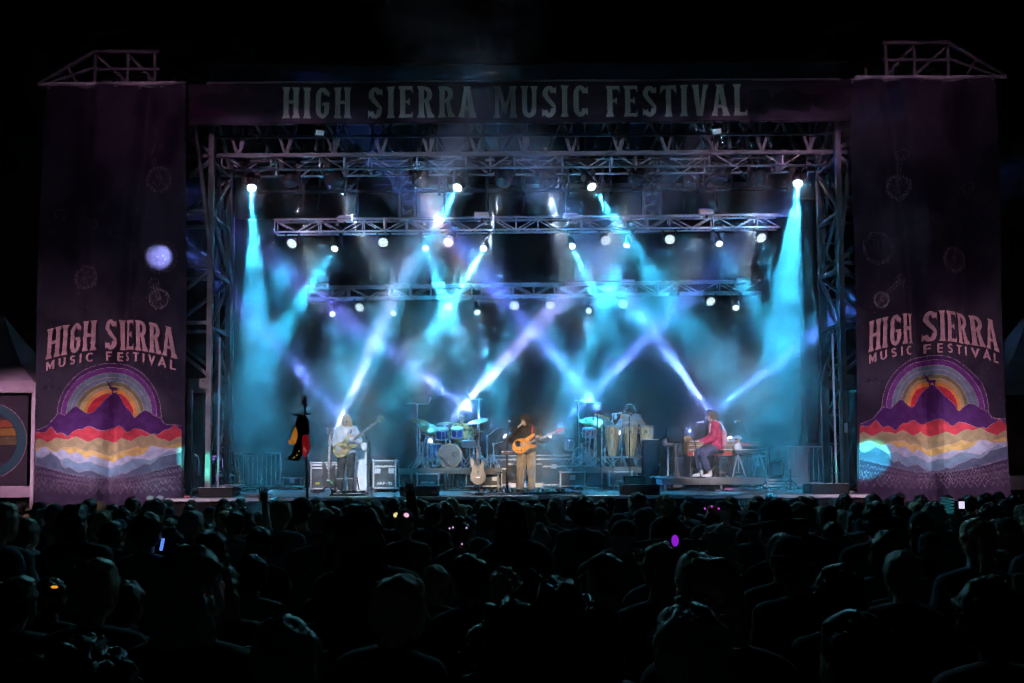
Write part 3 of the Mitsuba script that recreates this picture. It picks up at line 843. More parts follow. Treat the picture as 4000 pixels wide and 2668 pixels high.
class Cloth:
    """A hanging cloth; (x, z) in metres from its lower left corner, folds push it along y."""
    def __init__(self, origin, w0, w1, h, fold, seed):
        self.o, self.w0, self.w1, self.h, self.fold, self.seed = np.array(origin, float), w0, w1, h, fold, seed

    def lift(self, p, out):
        x, z = p[:, 0], p[:, 1]
        t = np.clip(z / self.h, 0, 1)
        k = (self.w0 + (self.w1 - self.w0) * t) / self.w0
        y = self.fold(x, z)
        return np.stack([self.o[0] + x * k + (self.w0 - self.w0 * k) * .6, self.o[1] + y - out, self.o[2] + z], -1)

    def sheet(self, nx, nz):
        xs, zs = np.linspace(0, self.w0, nx), np.linspace(0, self.h, nz)
        p = np.array([(x, z) for z in zs for x in xs])
        q = np.array([[j * nx + i, j * nx + i + 1, (j + 1) * nx + i + 1, (j + 1) * nx + i] for j in range(nz - 1) for i in range(nx - 1)])
        return self.lift(p, 0), q

    def prt(self, poly, out, step):
        v, f = cells_of(poly, step)
        if len(f) == 0: return None
        m = trimesh.Trimesh(self.lift(v, out), f, process=False)
        if m.face_normals[:, 1].mean() > 0: m.invert()
        return m


# ------------------------------------------------------------------ header banner
def header_fold(x, z): return .02 * np.sin(x * 2.1 + z) + .012 * np.sin(x * 5.3) + .01 * np.sin(z * 7 + x)


a, b = at(730, 488, 20.3), at(3328, 462, 20.3)
HW, HH = b[0] - a[0], 0.86
hc = Cloth([a[0], 20.3, a[2]], HW, HW, HH, header_fold, 1)
k = thing('header_banner', 'long dark header banner reading HIGH SIERRA MUSIC FESTIVAL across the stage roof', 'banner')
v, q = hc.sheet(200, 10)
part(k, 'cloth', (v, q), M('header_cloth'), True)
plain('header_blot', speck((.03, .03, .04), (.07, .03, .07), 1.3, 1.3, 1.3, .45, .6))
plain('header_leaf', (.05, .09, .075))
px2m = 20.3 / FOCAL
for word, p0, p1 in (('HIGH', 1113, 1382), ('SIERRA', 1447, 1883), ('MUSIC', 1953, 2328), ('FESTIVAL', 2398, 2962)):
    gl, W = line_of(word, glyph, .12)
    x0, x1 = (p0 - 730) * px2m, (p1 - 730) * px2m
    for c, g in gl:
        g = affinity.affine_transform(g, [(x1 - x0) / W, 0, 0, .655, x0, .115])
        part(k, 'letter', hc.prt(g, .006, .25), M('header_letter'))
        edge = g.buffer(.018).difference(g.buffer(.008))
        part(k, 'letter_outline', hc.prt(edge, .005, .25), M('header_leaf'))
rb = np.random.default_rng(3)
for x in (.35, .8, 1.3, HW - .45, HW - 1.2, HW - 2.0):
    pts = [(x + rb.uniform(.15, .5) * math.cos(t), .42 + rb.uniform(.12, .36) * math.sin(t)) for t in np.arange(7) * .9]
    g = Polygon(pts).buffer(.03).intersection(sbox(.03, .03, HW - .03, HH - .03))
    part(k, 'print_patch', hc.prt(g, .004, .25), M('header_blot'))
for z in (.02, HH - .02):
    pp = hc.lift(np.array([(x, z) for x in np.linspace(0, HW, 60)]), -.01)
    part(k, 'hem_rope', tube(pp, .014, 6), M('black'))

# ------------------------------------------------------------------ tower banners
ART = .51 * px2m                      # one unit of the artwork drawing in metres
INK = dict(line=(.62, .44, .47), night=(.10, .085, .13), violet=(.085, .035, .13), purple=(.17, .05, .24), slate=(.16, .24, .30), olive=(.20, .19, .09), sand=(.46, .36, .15),
           orange=(.72, .30, .06), red=(.55, .04, .06), mount=(.085, .03, .14), crimson=(.52, .06, .085), tan=(.38, .32, .18), yellow=(.60, .45, .17), ice=(.42, .48, .62), blue=(.20, .33, .46), deep=(.11, .15, .24),
           f1=(.06, .05, .10), f2=(.075, .05, .105), f3=(.055, .05, .09), f4=(.08, .06, .11), f5=(.07, .05, .10), tree=(.42, .34, .45), bird=(.05, .03, .07), letter=(.66, .42, .45), shade=(.07, .035, .06), star=(.34, .27, .33))
for n_, c_ in INK.items(): plain('ink_' + n_, speck(tuple(x * .88 for x in c_), tuple(x * 1.1 for x in c_), 9, 9, 9))
RIDGES = [
    ('mount', [(255, 950), (265, 945), (350, 910), (430, 820), (455, 822), (485, 835), (560, 765), (580, 764), (610, 790), (640, 812), (665, 822), (700, 805), (760, 730), (812, 665), (830, 650), (848, 665), (890, 720), (940, 768), (985, 810), (1000, 840), (1015, 855), (1060, 815), (1095, 795), (1140, 810), (1175, 838), (1210, 855), (1225, 853), (1260, 905), (1300, 910), (1380, 915)]),
    ('crimson', [(255, 968), (275, 958), (300, 965), (330, 960), (375, 918), (395, 938), (425, 975), (460, 962), (490, 978), (515, 1000), (560, 958), (590, 940), (620, 945), (650, 925), (680, 917), (712, 935), (745, 950), (768, 953), (790, 945), (835, 922), (870, 908), (910, 930), (960, 970), (990, 948), (1015, 935), (1050, 940), (1090, 955), (1150, 985), (1185, 975), (1205, 990), (1260, 952), (1300, 940), (1330, 905), (1350, 930), (1380, 955)]),
    ('tan', [(255, 1022), (285, 1005), (315, 1022), (345, 1040), (385, 1022), (420, 1003), (450, 1014), (475, 1012), (515, 1024), (545, 1010), (580, 993), (620, 1015), (665, 1038), (700, 1026), (735, 1005), (780, 1022), (830, 1045), (870, 1024), (910, 1008), (945, 1020), (985, 1035), (1030, 1005), (1070, 990), (1110, 1000), (1170, 980), (1215, 1015), (1260, 1025), (1300, 1040), (1340, 1010), (1380, 1000)]),
    ('yellow', [(255, 1085), (330, 1070), (375, 1092), (420, 1112), (455, 1090), (490, 1075), (530, 1078), (580, 1072), (610, 1088), (640, 1105), (700, 1100), (750, 1125), (800, 1145), (850, 1130), (905, 1110), (960, 1100), (1030, 1072), (1100, 1090), (1165, 1070), (1250, 1085), (1380, 1040)]),
    ('ice', [(255, 1108), (295, 1080), (330, 1074), (365, 1095), (400, 1116), (440, 1104), (480, 1090), (510, 1112), (540, 1132), (590, 1113), (630, 1140), (665, 1165), (700, 1138), (760, 1165), (830, 1196), (865, 1178), (900, 1166), (960, 1145), (1000, 1150), (1075, 1138), (1115, 1108), (1160, 1068), (1210, 1082), (1260, 1092), (1320, 1090), (1380, 1085)]),
    ('blue', [(255, 1140), (300, 1150), (340, 1130), (375, 1108), (420, 1140), (465, 1170), (495, 1162), (525, 1158), (560, 1182), (600, 1200), (640, 1190), (680, 1184), (745, 1215), (810, 1240), (840, 1225), (870, 1210), (920, 1215), (965, 1190), (1010, 1165), (1080, 1166), (1150, 1180), (1230, 1140), (1300, 1105), (1380, 1130)]),
    ('deep', [(255, 1152), (300, 1162), (375, 1118), (430, 1152), (462, 1178), (470, 1210), (500, 1238), (530, 1222), (570, 1250), (610, 1270), (650, 1258), (700, 1256), (745, 1282), (790, 1306), (830, 1300), (870, 1300), (910, 1280), (950, 1282), (1000, 1252), (1060, 1228), (1100, 1204), (1150, 1212), (1190, 1184), (1220, 1158), (1290, 1140), (1380, 1120)])]


def zig(y0, y1, amp, n, seed):
    r = np.random.default_rng(seed)
    pts = []
    for i in range(n):
        x = 255 + 1125 * i / (n - 1)
        t = (x - 255) / 1125
        y = y0 + (y1 - y0) * math.sin(math.pi * t) ** 1.2
        pts.append((x, y - (amp * r.uniform(.6, 1.1) if i % 2 else 0)))
    return pts


RIDGES += [('f1', zig(1218, 1322, 16, 141, 1)), ('f2', zig(1268, 1350, 30, 91, 2)), ('f3', zig(1312, 1378, 26, 111, 3)), ('f4', zig(1352, 1404, 38, 71, 4)), ('f5', zig(1410, 1436, 52, 45, 5))]


def prints(k, name, c, poly, out, step, m, least=4e-4):
    for g in getattr(poly, 'geoms', [poly]):
        if g.geom_type == 'Polygon' and g.area > least:
            mesh = c.prt(g, out, step)
            if mesh is not None: part(k, name, mesh, m)


def tower_banner(label, left_px, right_px, top_l, base_l, wtop_l, art_shift, art_scale, seed):
    pl, pr = at(left_px, base_l, 20.25), at(right_px, base_l, 20.25)
    zt = at(wtop_l, top_l, 20.25)[2]
    W, Hh = pr[0] - pl[0], zt - pl[2]
    sx = 1 if seed == 1 else -1

    def fold(x, z):
        t = z / Hh
        dg = np.exp(-((x - W * (.5 + sx * .22) + (1 - t) * sx * .25 * W) / .16) ** 2) * .26 * (1 - t * .3)
        dg2 = np.exp(-((x - W * (.5 - sx * .28) - t * .2 * sx) / .22) ** 2) * .2 * t
        cr = .03 * np.maximum(0, 1 - np.abs((z - 3.2) + (x - W * .4) * .62) / .07) + .024 * np.maximum(0, 1 - np.abs((z - 1.25) + (x - W * .4) * .45) / .06)
        return dg + dg2 - cr + .05 * np.sin(x * 3.4 + z * .7 + seed) + .03 * np.sin(x * 7.1 - z * .5) + .010 * np.sin(z * 2.3 + x * 1.7)

    c = Cloth([pl[0], 20.25, pl[2]], W, W * .965, Hh, fold, seed)
    k = thing('tower_banner', label, 'banner')
    v, q = c.sheet(100, 260)
    part(k, 'cloth', (v, q), M('banner_cloth'), True)
    ox, oy = art_shift

    def A(pts):                          # artwork units to metres on the cloth
        p = np.array(pts, float)
        xw = ((p[:, 0] * .51 * art_scale + ox) - left_px) * px2m
        zw = (base_l - (p[:, 1] * .51 * art_scale + oy)) * px2m
        return [tuple(t) for t in np.stack([xw, zw], -1)]

    frame_ = sbox(.005, .005, W - .005, Hh - .02)
    done = None
    stack = []
    for name, pts in RIDGES:
        base = pts + [(1385, 1540), (250, 1540)]
        stack.append((name, Polygon(A(base)).buffer(0).intersection(frame_), LineString(A(pts))))
    top = Polygon()
    shapes = []
    for name, poly, ln in stack[::-1]:
        shapes.append((name, poly.difference(top), ln, top))
        top = top.union(poly)
    lw = 2.6 * ART * art_scale
    for name, poly, ln, over in shapes:
        fringe = ln.buffer(lw * (.5 if name[0] != 'f' else .6), cap_style=2).difference(over).intersection(frame_)
        tint = 'line' if name[0] != 'f' else 'tree'
        prints(k, 'mountain_layer' if name[0] != 'f' else 'tree_layer', c, poly.difference(fringe), .022, .08, M('ink_' + name))
        part(k, 'layer_outline', c.prt(fringe, .022, .08), M('ink_' + tint))
    # rainbow
    cx, cy = A([(828, 836)])[0]
    u = ART * art_scale
    radii = [(404, 371, 'violet'), (371, 331, 'purple'), (331, 296, 'slate'), (296, 262, 'slate'), (262, 230, 'olive'), (230, 204, 'sand'), (204, 176, 'orange'), (176, 0, 'red')]
    for ro, ri, name in radii:
        g = Point(cx, cy).buffer(ro * u, 64)
        if ri: g = g.difference(Point(cx, cy).buffer(ri * u + lw, 64))
        g = affinity.scale(g, 1.0, 1.0).difference(top).intersection(sbox(0, cy - .22, W, Hh))
        part(k, 'rainbow_band', c.prt(g, .022, .08), M('ink_' + name))
        g = Point(cx, cy).buffer(ro * u + lw, 64).difference(Point(cx, cy).buffer(ro * u, 64)).difference(top).intersection(sbox(0, cy - .22, W, Hh))
        part(k, 'rainbow_outline', c.prt(g, .022, .08), M('ink_line'))
    deer = unary_union([Polygon(A([(803, 612), (845, 617), (850, 630), (842, 634), (844, 660), (838, 660), (834, 637), (822, 638), (822, 662), (816, 662), (812, 634), (803, 626)])), Polygon(A([(803, 618), (796, 596), (788, 600), (786, 594), (798, 584), (806, 590), (814, 618)])),
                        LineString(A([(798, 586), (788, 570), (792, 568)])).buffer(2.2 * u), LineString(A([(802, 586), (818, 580), (832, 568)])).buffer(2.2 * u), LineString(A([(812, 582), (814, 570)])).buffer(2 * u)])
    part(k, 'deer_print', c.prt(deer, .028, .08), M('ink_mount'))
    for bx, by, s in ((325, 620, 1.2), (382, 612, .9), (434, 628, .7), (1280, 612, 1.0), (1345, 612, 1.1)):
        w = Polygon(A([(bx - 26 * s, by + 18 * s), (bx - 6 * s, by), (bx - 4 * s, by - 26 * s), (bx + 6 * s, by - 4 * s), (bx + 24 * s, by - 10 * s), (bx + 8 * s, by + 8 * s), (bx - 8 * s, by + 10 * s)]))
        part(k, 'bird_print', c.prt(w.buffer(0), .028, .08), M('ink_bird'))
    # lettering: the large arched name and the small line below
    gl, LW = line_of('HIGH SIERRA', glyph, .045)
    for ch, g in gl:
        def warp(x, y, z=None, LW=LW):
            x, y = np.asarray(x, float), np.asarray(y, float)
            s = x / LW
            bow = 4 * (s - .5) ** 2
            X = 335 + 1003 * s + (y - .5) * (s - .5) * -26
            base = 326 + 82 * bow
            return X, base - y * (232 + 2 * bow)
        from shapely.ops import transform as tf
        gg = tf(warp, g.segmentize(.06))
        gg = unary_union([Polygon(A(list(h.exterior.coords)), [A(list(i.coords)) for i in h.interiors]) for h in getattr(gg, 'geoms', [gg])]).buffer(0)
        sh = affinity.translate(gg.buffer(.012), .016, -.012).difference(gg)
        part(k, 'letter', c.prt(gg, .034, .08), M('ink_letter'))
        prints(k, 'letter_shadow', c, sh, .028, .08, M('ink_shade'))
    gl, LW = line_of('MUSIC FESTIVAL', sans, .34)
    for ch, g in gl:
        def warp2(x, y, z=None, LW=LW):
            x, y = np.asarray(x, float), np.asarray(y, float)
            s = x / LW
            return 332 + 1006 * s, 412 + 84 * 4 * (s - .5) ** 2 - y * 70
        from shapely.ops import transform as tf
        gg = tf(warp2, g.segmentize(.2))
        gg = unary_union([Polygon(A(list(h.exterior.coords)), [A(list(i.coords)) for i in h.interiors]) for h in getattr(gg, 'geoms', [gg])]).buffer(0)
        part(k, 'small_letter', c.prt(gg, .034, .08), M('ink_letter'))
        prints(k, 'letter_shadow', c, affinity.translate(gg.buffer(.008), .012, -.009).difference(gg), .028, .08, M('ink_shade'))
    # instruments drawn in dots of stars on the upper part
    r = np.random.default_rng(seed + 20)
    dots = []

    def ringdots(x, z, rad, n):
        for a_ in np.arange(n) * 2 * np.pi / n: dots.append((x + rad * math.cos(a_) + r.normal(0, .008), z + rad * math.sin(a_) + r.normal(0, .008), r.uniform(.008, .016)))

    def linedots(p, q, n, wd):
        for t in np.linspace(0, 1, n):
            for s in (-1, 1):
                d = np.array(q) - np.array(p); d = d / np.linalg.norm(d)
                dots.append((p[0] + (q[0] - p[0]) * t - d[1] * wd * s, p[1] + (q[1] - p[1]) * t + d[0] * wd * s, r.uniform(.004, .009)))

    def M2(px, py): return (px - left_px) * px2m, (base_l - py) * px2m
    if seed == 1: inst = [((615, 1003), (335, 870), .33), ((310, 1080), (205, 830), .24), ((600, 690), (560, 560), .26), ((610, 1170), (590, 1110), .20)]
    else: inst = [((3452, 963), (3690, 850), .33), ((3760, 1010), (3830, 720), .26), ((3540, 720), (3560, 590), .25), ((3460, 1170), (3540, 1090), .16)]
    for c0, c1, rad in inst:
        x, z = M2(*c0); X, Z = M2(*c1)
        ringdots(x, z, rad, 46); ringdots(x, z, rad * .86, 30)
        linedots((x, z), (X, Z), 34, .03)
        ringdots(X, Z, .10, 12)
        for _ in range(60): dots.append((x + r.normal(0, rad * .4), z + r.normal(0, rad * .4), r.uniform(.004, .01)))
    for _ in range(420): dots.append((r.uniform(.05, W - .05), r.uniform(2.0, Hh - .1), r.uniform(.003, .008)))
    tri = []
    for x, z, s in dots:
        if .02 < x < W - .02 and 1.9 < z < Hh - .05:
            a_ = np.arange(5) * 2 * np.pi / 5
            tri.append(np.stack([x + s * np.cos(a_), z + s * np.sin(a_)], -1))
    vv = np.vstack(tri)
    ff = np.vstack([np.array([[0, 1, 2], [0, 2, 3], [0, 3, 4]]) + 5 * i for i in range(len(tri))])
    m = trimesh.Trimesh(c.lift(vv, .022), ff, process=False)
    if m.face_normals[:, 1].mean() > 0: m.invert()
    part(k, 'star_print', m, M('ink_star'), label='instruments drawn in fine dots', kind='stuff')
    for x in np.linspace(.06, W - .06, 7):
        part(k, 'eyelet', lathe([(.012, 0), (.02, .004), (.028, 0), (.02, -.004), (.012, 0)], 8, [0, 1, 0], c.lift(np.array([(x, Hh - .05)]), .01)[0]), M('alu_dull'))
    pp = c.lift(np.array([(x, Hh) for x in np.linspace(0, W, 20)]), 0)
    part(k, 'top_pole', tube(pp, .022, 8), M('alu_dull'))
    return k


tower_banner('tall purple festival banner with rainbow and mountains on the left tower', 127, 718, 330, 1975, 150, (0, 1200), 1.0, 1)
tower_banner('tall purple festival banner with rainbow and mountains on the right tower', 3352, 3948, 306, 1960, 3360, (3237 - 8, 1168), 1.015, 2)
# ------------------------------------------------------------------ people: one skin from a skeleton, clothes and hair as further parts
def V3(*a): return np.array(a, float)


BASE = dict(pelvis=V3(0, .02, .95), waist=V3(0, .02, 1.10), chest=V3(0, .01, 1.30), neck=V3(0, .015, 1.49), head=V3(0, -.02, 1.63), sl=V3(-.165, .01, 1.42), sr=V3(.165, .01, 1.42),
            el=V3(-.25, .05, 1.16), er=V3(.25, .05, 1.16), wl=V3(-.24, -.06, .92), wr=V3(.24, -.06, .92), hl=V3(-.09, .02, .92), hr=V3(.09, .02, .92),
            kl=V3(-.11, -.01, .50), kr=V3(.11, -.01, .50), al=V3(-.12, .03, .085), ar=V3(.12, .03, .085), tl=V3(-.14, -.15, .035), tr=V3(.14, -.15, .035))


def headframe(look, up=(0, 0, 1)):
    """Columns: right, back, up of the head when its face looks along look."""
    b = -np.asarray(look, float); b = b / np.linalg.norm(b)
    r = np.cross(b, up); r /= np.linalg.norm(r)
    return np.stack([r, b, np.cross(r, b)], 1)


def torso(J, g):
    r = lambda x: x + g  # noqa: E731
    c, w, p = J['chest'], J['waist'], J['pelvis']
    ax = (J['sr'] - J['sl']); ax = ax / np.linalg.norm(ax)
    hx = (J['hr'] - J['hl']); hx = hx / np.linalg.norm(hx)
    return [hullof((J['sl'], r(.062)), (J['sr'], r(.062)), (c - ax * .10, r(.098)), (c + ax * .10, r(.098)), (J['neck'] - [0, 0, .04], r(.05))),
            hullof((c - ax * .10, r(.096)), (c + ax * .10, r(.096)), (w - ax * .075, r(.088)), (w + ax * .075, r(.088))),
            hullof((w - ax * .075, r(.088)), (w + ax * .075, r(.088)), (p - hx * .085, r(.095)), (p + hx * .085, r(.095)))]


def arms(J, g, upto=2):
    out = []
    for s in 'lr':
        S, E_, W_ = J['s' + s], J['e' + s], J['w' + s]
        out.append(bone(S, .056 + g, E_, .043 + g))
        if upto >= 2: out.append(bone(E_, .042 + g, W_ + (E_ - W_) * .04, .029 + g))
    return out


def legs(J, g, upto=1.0):
    out = []
    for s in 'lr':
        H_, K_, A_ = J['h' + s], J['k' + s], J['a' + s]
        out.append(bone(H_, .088 + g, K_, .060 + g))
        out.append(bone(K_, .058 + g, K_ + (A_ - K_) * upto, (.058 - .018 * upto) + g))
    return out


def hand(w, fdir, palm, side, curl=.5, spread=.22):
    """Palm and five unequal bent fingers at wrist w, pointing along fdir, palm facing palm; side = +1 puts the thumb along fdir x palm."""
    f = np.asarray(fdir, float); f = f / np.linalg.norm(f)
    n = np.asarray(palm, float); n = n - f * (n @ f); n /= np.linalg.norm(n)
    t = np.cross(f, n) * side
    out = [hullof((w, .026), (w + f * .075 + t * .028, .016), (w + f * .078 - t * .028, .015), (w + f * .03 + t * .022, .02), (w + f * .03 - t * .02, .018))]
    for k, (o, L) in enumerate(((.030, .072), (.010, .080), (-.010, .074), (-.030, .058))):
        b = w + f * .078 + t * o
        d = f + t * (o * spread * 30 * .3)
        d = d * math.cos(curl) + n * math.sin(curl); d /= np.linalg.norm(d)
        m = b + d * L * .55
        e = d * math.cos(curl * 1.3) + n * math.sin(curl * 1.3); e /= np.linalg.norm(e)
        q = m + e * L * .5
        out += [bone(b, .0098, m, .009), bone(m, .009, q, .0075)]
    b = w + f * .022 + t * .026
    m = b + (f * .6 + t * .75 + n * .25) * .036
    q = m + (f * .9 + t * .2 + n * .35) * .032
    out += [bone(b, .0125, m, .0105), bone(m, .0105, q, .0085)]
    return out


def skull(J, Hf):
    h = J['head']
    q = lambda x, y, z: h + Hf @ V3(x, y, z)  # noqa: E731
    return [hullof((q(0, .022, .035), .088), (q(0, -.018, .045), .080), (q(0, -.045, -.01), .060)),
            hullof((q(0, -.02, .0), .072), (q(-.032, -.048, -.045), .035), (q(.032, -.048, -.045), .035), (q(0, -.070, -.085), .026)),
            hullof((q(0, -.100, .012), .009), (q(0, -.120, -.022), .012), (q(0, -.098, -.028), .017)),
            hullof((q(-.078, .012, .012), .016), (q(-.080, .018, -.022), .012)), hullof((q(.078, .012, .012), .016), (q(.080, .018, -.022), .012)),
            bone(J['neck'], .052, q(0, .01, -.05), .050)]


def person(key, J, R, t, Hf, wear, skin='skin', hands=(), shirt='black_cloth', sleeves=2, trousers='jeans_black', legcut=.97, shoes='black', hair=None, hairmat='hair_dark', g=.017, loose=.012, edge=.022):
    """Adds body, clothes, hair and face of one person; J in the person's own frame, R and t put it on the stage."""
    put = lambda m: placed(m, R, t)  # noqa: E731
    hb = []
    for h_ in hands: hb += hand(*h_)
    body = solid(torso(J, 0) + arms(J, 0) + legs(J, 0) + skull(J, Hf) + [hullof((J['a' + s], .042), (J['t' + s], .03)) for s in 'lr'], edge, 5)
    if hb:
        hs = solid(hb + [bone(J['w' + s], .029, J['w' + s] + (J['e' + s] - J['w' + s]) * .2, .032) for s in 'lr'], .008, 2)
        bm = m3.Manifold(m3.Mesh(np.asarray(body.vertices, np.float32), np.asarray(body.faces, np.uint32)))
        hm = m3.Manifold(m3.Mesh(np.asarray(hs.vertices, np.float32), np.asarray(hs.faces, np.uint32)))
        u = (bm + hm)
        if u.num_tri() > 0:
            gm = u.to_mesh()
            body = trimesh.Trimesh(np.array(gm.vert_properties[:, :3], float), np.array(gm.tri_verts))
        else: body = cat([body, hs])
    part(key, 'body', put(body), M(skin), True)
    rs_ = np.random.default_rng(11)
    if shirt:
        s = solid(torso(J, g) + arms(J, loose + .006, sleeves), edge, 4)
        s.vertices += s.vertex_normals * ((meshkit.fbm(s.vertices * [16, 16, 11], 3, 4) - .5) * .034)[:, None]
        part(key, wear[0], put(s), M(shirt), True)
    if trousers:
        s = solid(legs(J, loose, legcut) + [hullof((J['hl'], .098), (J['hr'], .098), (J['waist'] - [0, 0, .06], .085))], edge, 4)
        s.vertices += s.vertex_normals * ((meshkit.fbm(s.vertices * [13, 13, 20], 3, 8) - .5) * .036)[:, None]
        part(key, wear[1], put(s), M(trousers), True)
    for s in 'lr':
        a, tt = J['a' + s], J['t' + s]
        m = solid([hullof((a - [0, 0, .025], .052), (a + (tt - a) * .55 - [0, 0, .01], .046), (tt, .036)), bone(a, .052, a + [0, 0, .04], .050)], .025, 3)
        part(key, 'shoe', put(m), M(shoes), True)
    if hair is not None: part(key, 'hair', put(hair), M(hairmat), True)
    h = J['head']
    q = lambda x, y, z: h + Hf @ V3(x, y, z)  # noqa: E731
    for s in (-1, 1):
        part(key, 'eye', put(cat([ball(q(s * .033, -.092, .022), .013, 5), ball(q(s * .033, -.103, .022), .006, 4)])), M('black_gloss'), True)
        part(key, 'eyebrow', put(tube([q(s * .016, -.103, .042), q(s * .034, -.104, .048), q(s * .05, -.092, .043)], .006, 5)), M(hairmat), True)
    part(key, 'mouth', put(tube([q(-.022, -.088, -.052), q(0, -.098, -.050), q(.022, -.088, -.052)], .006, 5)), M('lips'), True)


def hairmass(J, Hf, balls, seed=1, rough=.012, edge=.02):
    h = J['head']
    m = solid([hullof(*[(h + Hf @ V3(*c), r) for c, r in grp]) for grp in balls], edge, 2)
    n = meshkit.fbm(m.vertices * 28 + seed * 7, 3, seed)
    m.vertices += m.vertex_normals * ((n - .5) * rough * 4)[:, None]
    return m


CAP = [[((0, .03, .045), .098), ((0, -.01, .06), .088)], [((0, .05, .0), .085), ((0, .03, .05), .09)]]
I3 = np.eye(3)


def joints(**k): return {**{a: b.copy() for a, b in BASE.items()}, **{a: V3(*b) for a, b in k.items()}}


# ------------------------------------------------------------------ guitars
def guitar(key, R, t, bodymat, neckmat='maple', board='rosewood', headmat=None, bass=False, s=1.0):
    """Local frame: x along the neck, y across, z out of the top."""
    e = lambda cx, cy, rx, ry, a=0: affinity.rotate(affinity.scale(Point(cx, cy).buffer(1, 24), rx, ry), a, origin=(cx, cy))  # noqa: E731
    o = unary_union([e(-.03, .0, .19, .165), e(.13, 0, .15, .125), e(.235, .105, .135, .042, 14), e(.205, -.098, .105, .040, -18)])
    o = o.difference(unary_union([e(.30, .028, .10, .052), e(.29, -.035, .085, .048)])).buffer(.02).buffer(-.03).buffer(.012)
    put = lambda m: placed(m, R, t)  # noqa: E731
    S = lambda m: (m.apply_scale(s), m)[1]  # noqa: E731
    body = extrude(o.simplify(.003), .036); body.apply_translation([0, 0, -.018])
    rim = extrude(o.buffer(-.012).simplify(.003), .044); rim.apply_translation([0, 0, -.022])
    part(key, 'body', put(S(cat([body, rim]))), M(bodymat), 30)
    L = .62 if not bass else .78
    part(key, 'neck', put(S(cat([rbox([.21 + L / 2, 0, .012], [L, .05, .022], .006)]))), M(neckmat), 30)
    part(key, 'fingerboard', put(S(boxm([.19 + L / 2, 0, .0265], [L + .06, .05, .006]))), M(board))
    fr = [boxm([.21 + L - (L + .1) * (1 - 2 ** (-i / 12.0)), 0, .030], [.004, .048, .003]) for i in range(1, 18)]
    part(key, 'frets', put(S(cat(fr))), M('alu'), kind='stuff')
    hd = Polygon([(.20 + L, .026), (.24 + L, .05), (.39 + L, .045), (.41 + L, .02), (.39 + L, -.03), (.24 + L, -.05), (.20 + L, -.026)])
    m = extrude(hd, .018); m.apply_translation([0, 0, .0])
    part(key, 'headstock', put(S(m)), M(headmat or bodymat))
    for i in range(3):
        for sd in (-1, 1):
            part(key, 'tuning_peg', put(S(cat([lathe([(0, 0), (.009, 0), (.009, .016), (0, .018)], 8, None, [.26 + L + i * .05, sd * .026, .018]), boxm([.26 + L + i * .05, sd * .068, .01], [.018, .022, .012])]))), M('white' if not bass else 'chrome'))
    for x in (.16, .05):
        part(key, 'pickup', put(S(rbox([x, 0, .026], [.036, .085, .014], .004))), M('black_gloss' if bodymat != 'guitar_amber' else 'wood_pale'))
    part(key, 'bridge', put(S(rbox([-.06, 0, .028], [.03, .085, .016], .004))), M('chrome'))
    for x, y in ((-.10, -.085), (-.05, -.10), (-.14, -.06)):
        part(key, 'knob', put(S(lathe([(0, .02), (.014, .02), (.012, .036), (0, .037)], 10, None, [x, y, 0]))), M('black_gloss' if bodymat != 'guitar_cream' else 'white'))
    part(key, 'strings', put(S(cat([tube([[-.06, y, .037], [.205 + L, y * .85, .034]], .0013, 4) for y in np.linspace(-.02, .02, 5)]))), M('alu'), kind='stuff')
    return key


def gframe(neck, normal):
    x = np.asarray(neck, float); x /= np.linalg.norm(x)
    z = np.asarray(normal, float); z = z - x * (z @ x); z /= np.linalg.norm(z)
    return np.stack([x, np.cross(z, x), z], 1)


def mic_stand(label, base, top, boom=None, mic=None, matname='black', group=None, round_base=True):
    k = thing('microphone_stand', label, 'microphone stand', group)
    base, top = np.asarray(base, float), np.asarray(top, float)
    if round_base: part(k, 'base', lathe([(0, 0), (.13, 0), (.13, .012), (.03, .03), (0, .03)], 16, None, base + [0, 0, .001]), M(matname))
    else:
        for a in (0.5, 2.6, 4.7):
            part(k, 'leg', tube([base + [0, 0, .28], base + [.30 * math.cos(a), .30 * math.sin(a), .015]], .011, 6), M(matname))
    part(k, 'pole', tube([base + [0, 0, .012], top], .013, 8), M(matname))
    tip = top
    if boom is not None:
        b0, b1 = top + np.asarray(boom[0], float), top + np.asarray(boom[1], float)
        part(k, 'boom', tube([b0, b1], .010, 8), M(matname))
        part(k, 'clutch', ball(top, .026, 6), M(matname), True)
        tip = b1
    if mic is not None:
        d = np.asarray(mic[0], float); d /= np.linalg.norm(d)
        part(k, 'microphone', cat([lathe([(0, 0), (.014, 0), (.02, .13), (.02, .14), (0, .14)], 12, d, tip)]), M(mic[1] if len(mic) > 1 else 'black'), 40)
        part(k, 'microphone_grille', ball(tip + d * .155, .028, 7), M('alu_dull'), True)
    return k


# ------------------------------------------------------------------ bassist
zb = DECK
P0 = on(1352, 22.0, zb)
J = joints(head=(.015, -.05, 1.60), el=(-.27, .06, 1.14), wl=(-.13, -.22, .985), er=(.30, -.04, 1.17), wr=(.135, -.24, 1.205), kl=(-.11, -.02, .50), kr=(.10, -.01, .50), al=(-.13, .0, .085), ar=(.10, .02, .085), tl=(-.17, -.15, .035), tr=(.13, -.16, .035))
Hf = headframe((-.12, -1, -.35))
k = thing('person', 'bass player with long blond hair and sunglasses in a pale denim shirt and black jeans', 'person')
nk = V3(.80, -.12, .60)
GR = gframe(nk, (.08, -1, .12)); gp = V3(-.055, -.19, 1.0)
hair = hairmass(J, Hf, CAP + [[((-.07, .02, .03), .045), ((-.085, .0, -.12), .04), ((-.075, -.03, -.24), .03)], [((.07, .02, .03), .045), ((.085, .0, -.12), .04), ((.085, -.03, -.27), .034)], [((0, .08, .0), .06), ((0, .09, -.18), .06)]], 3)
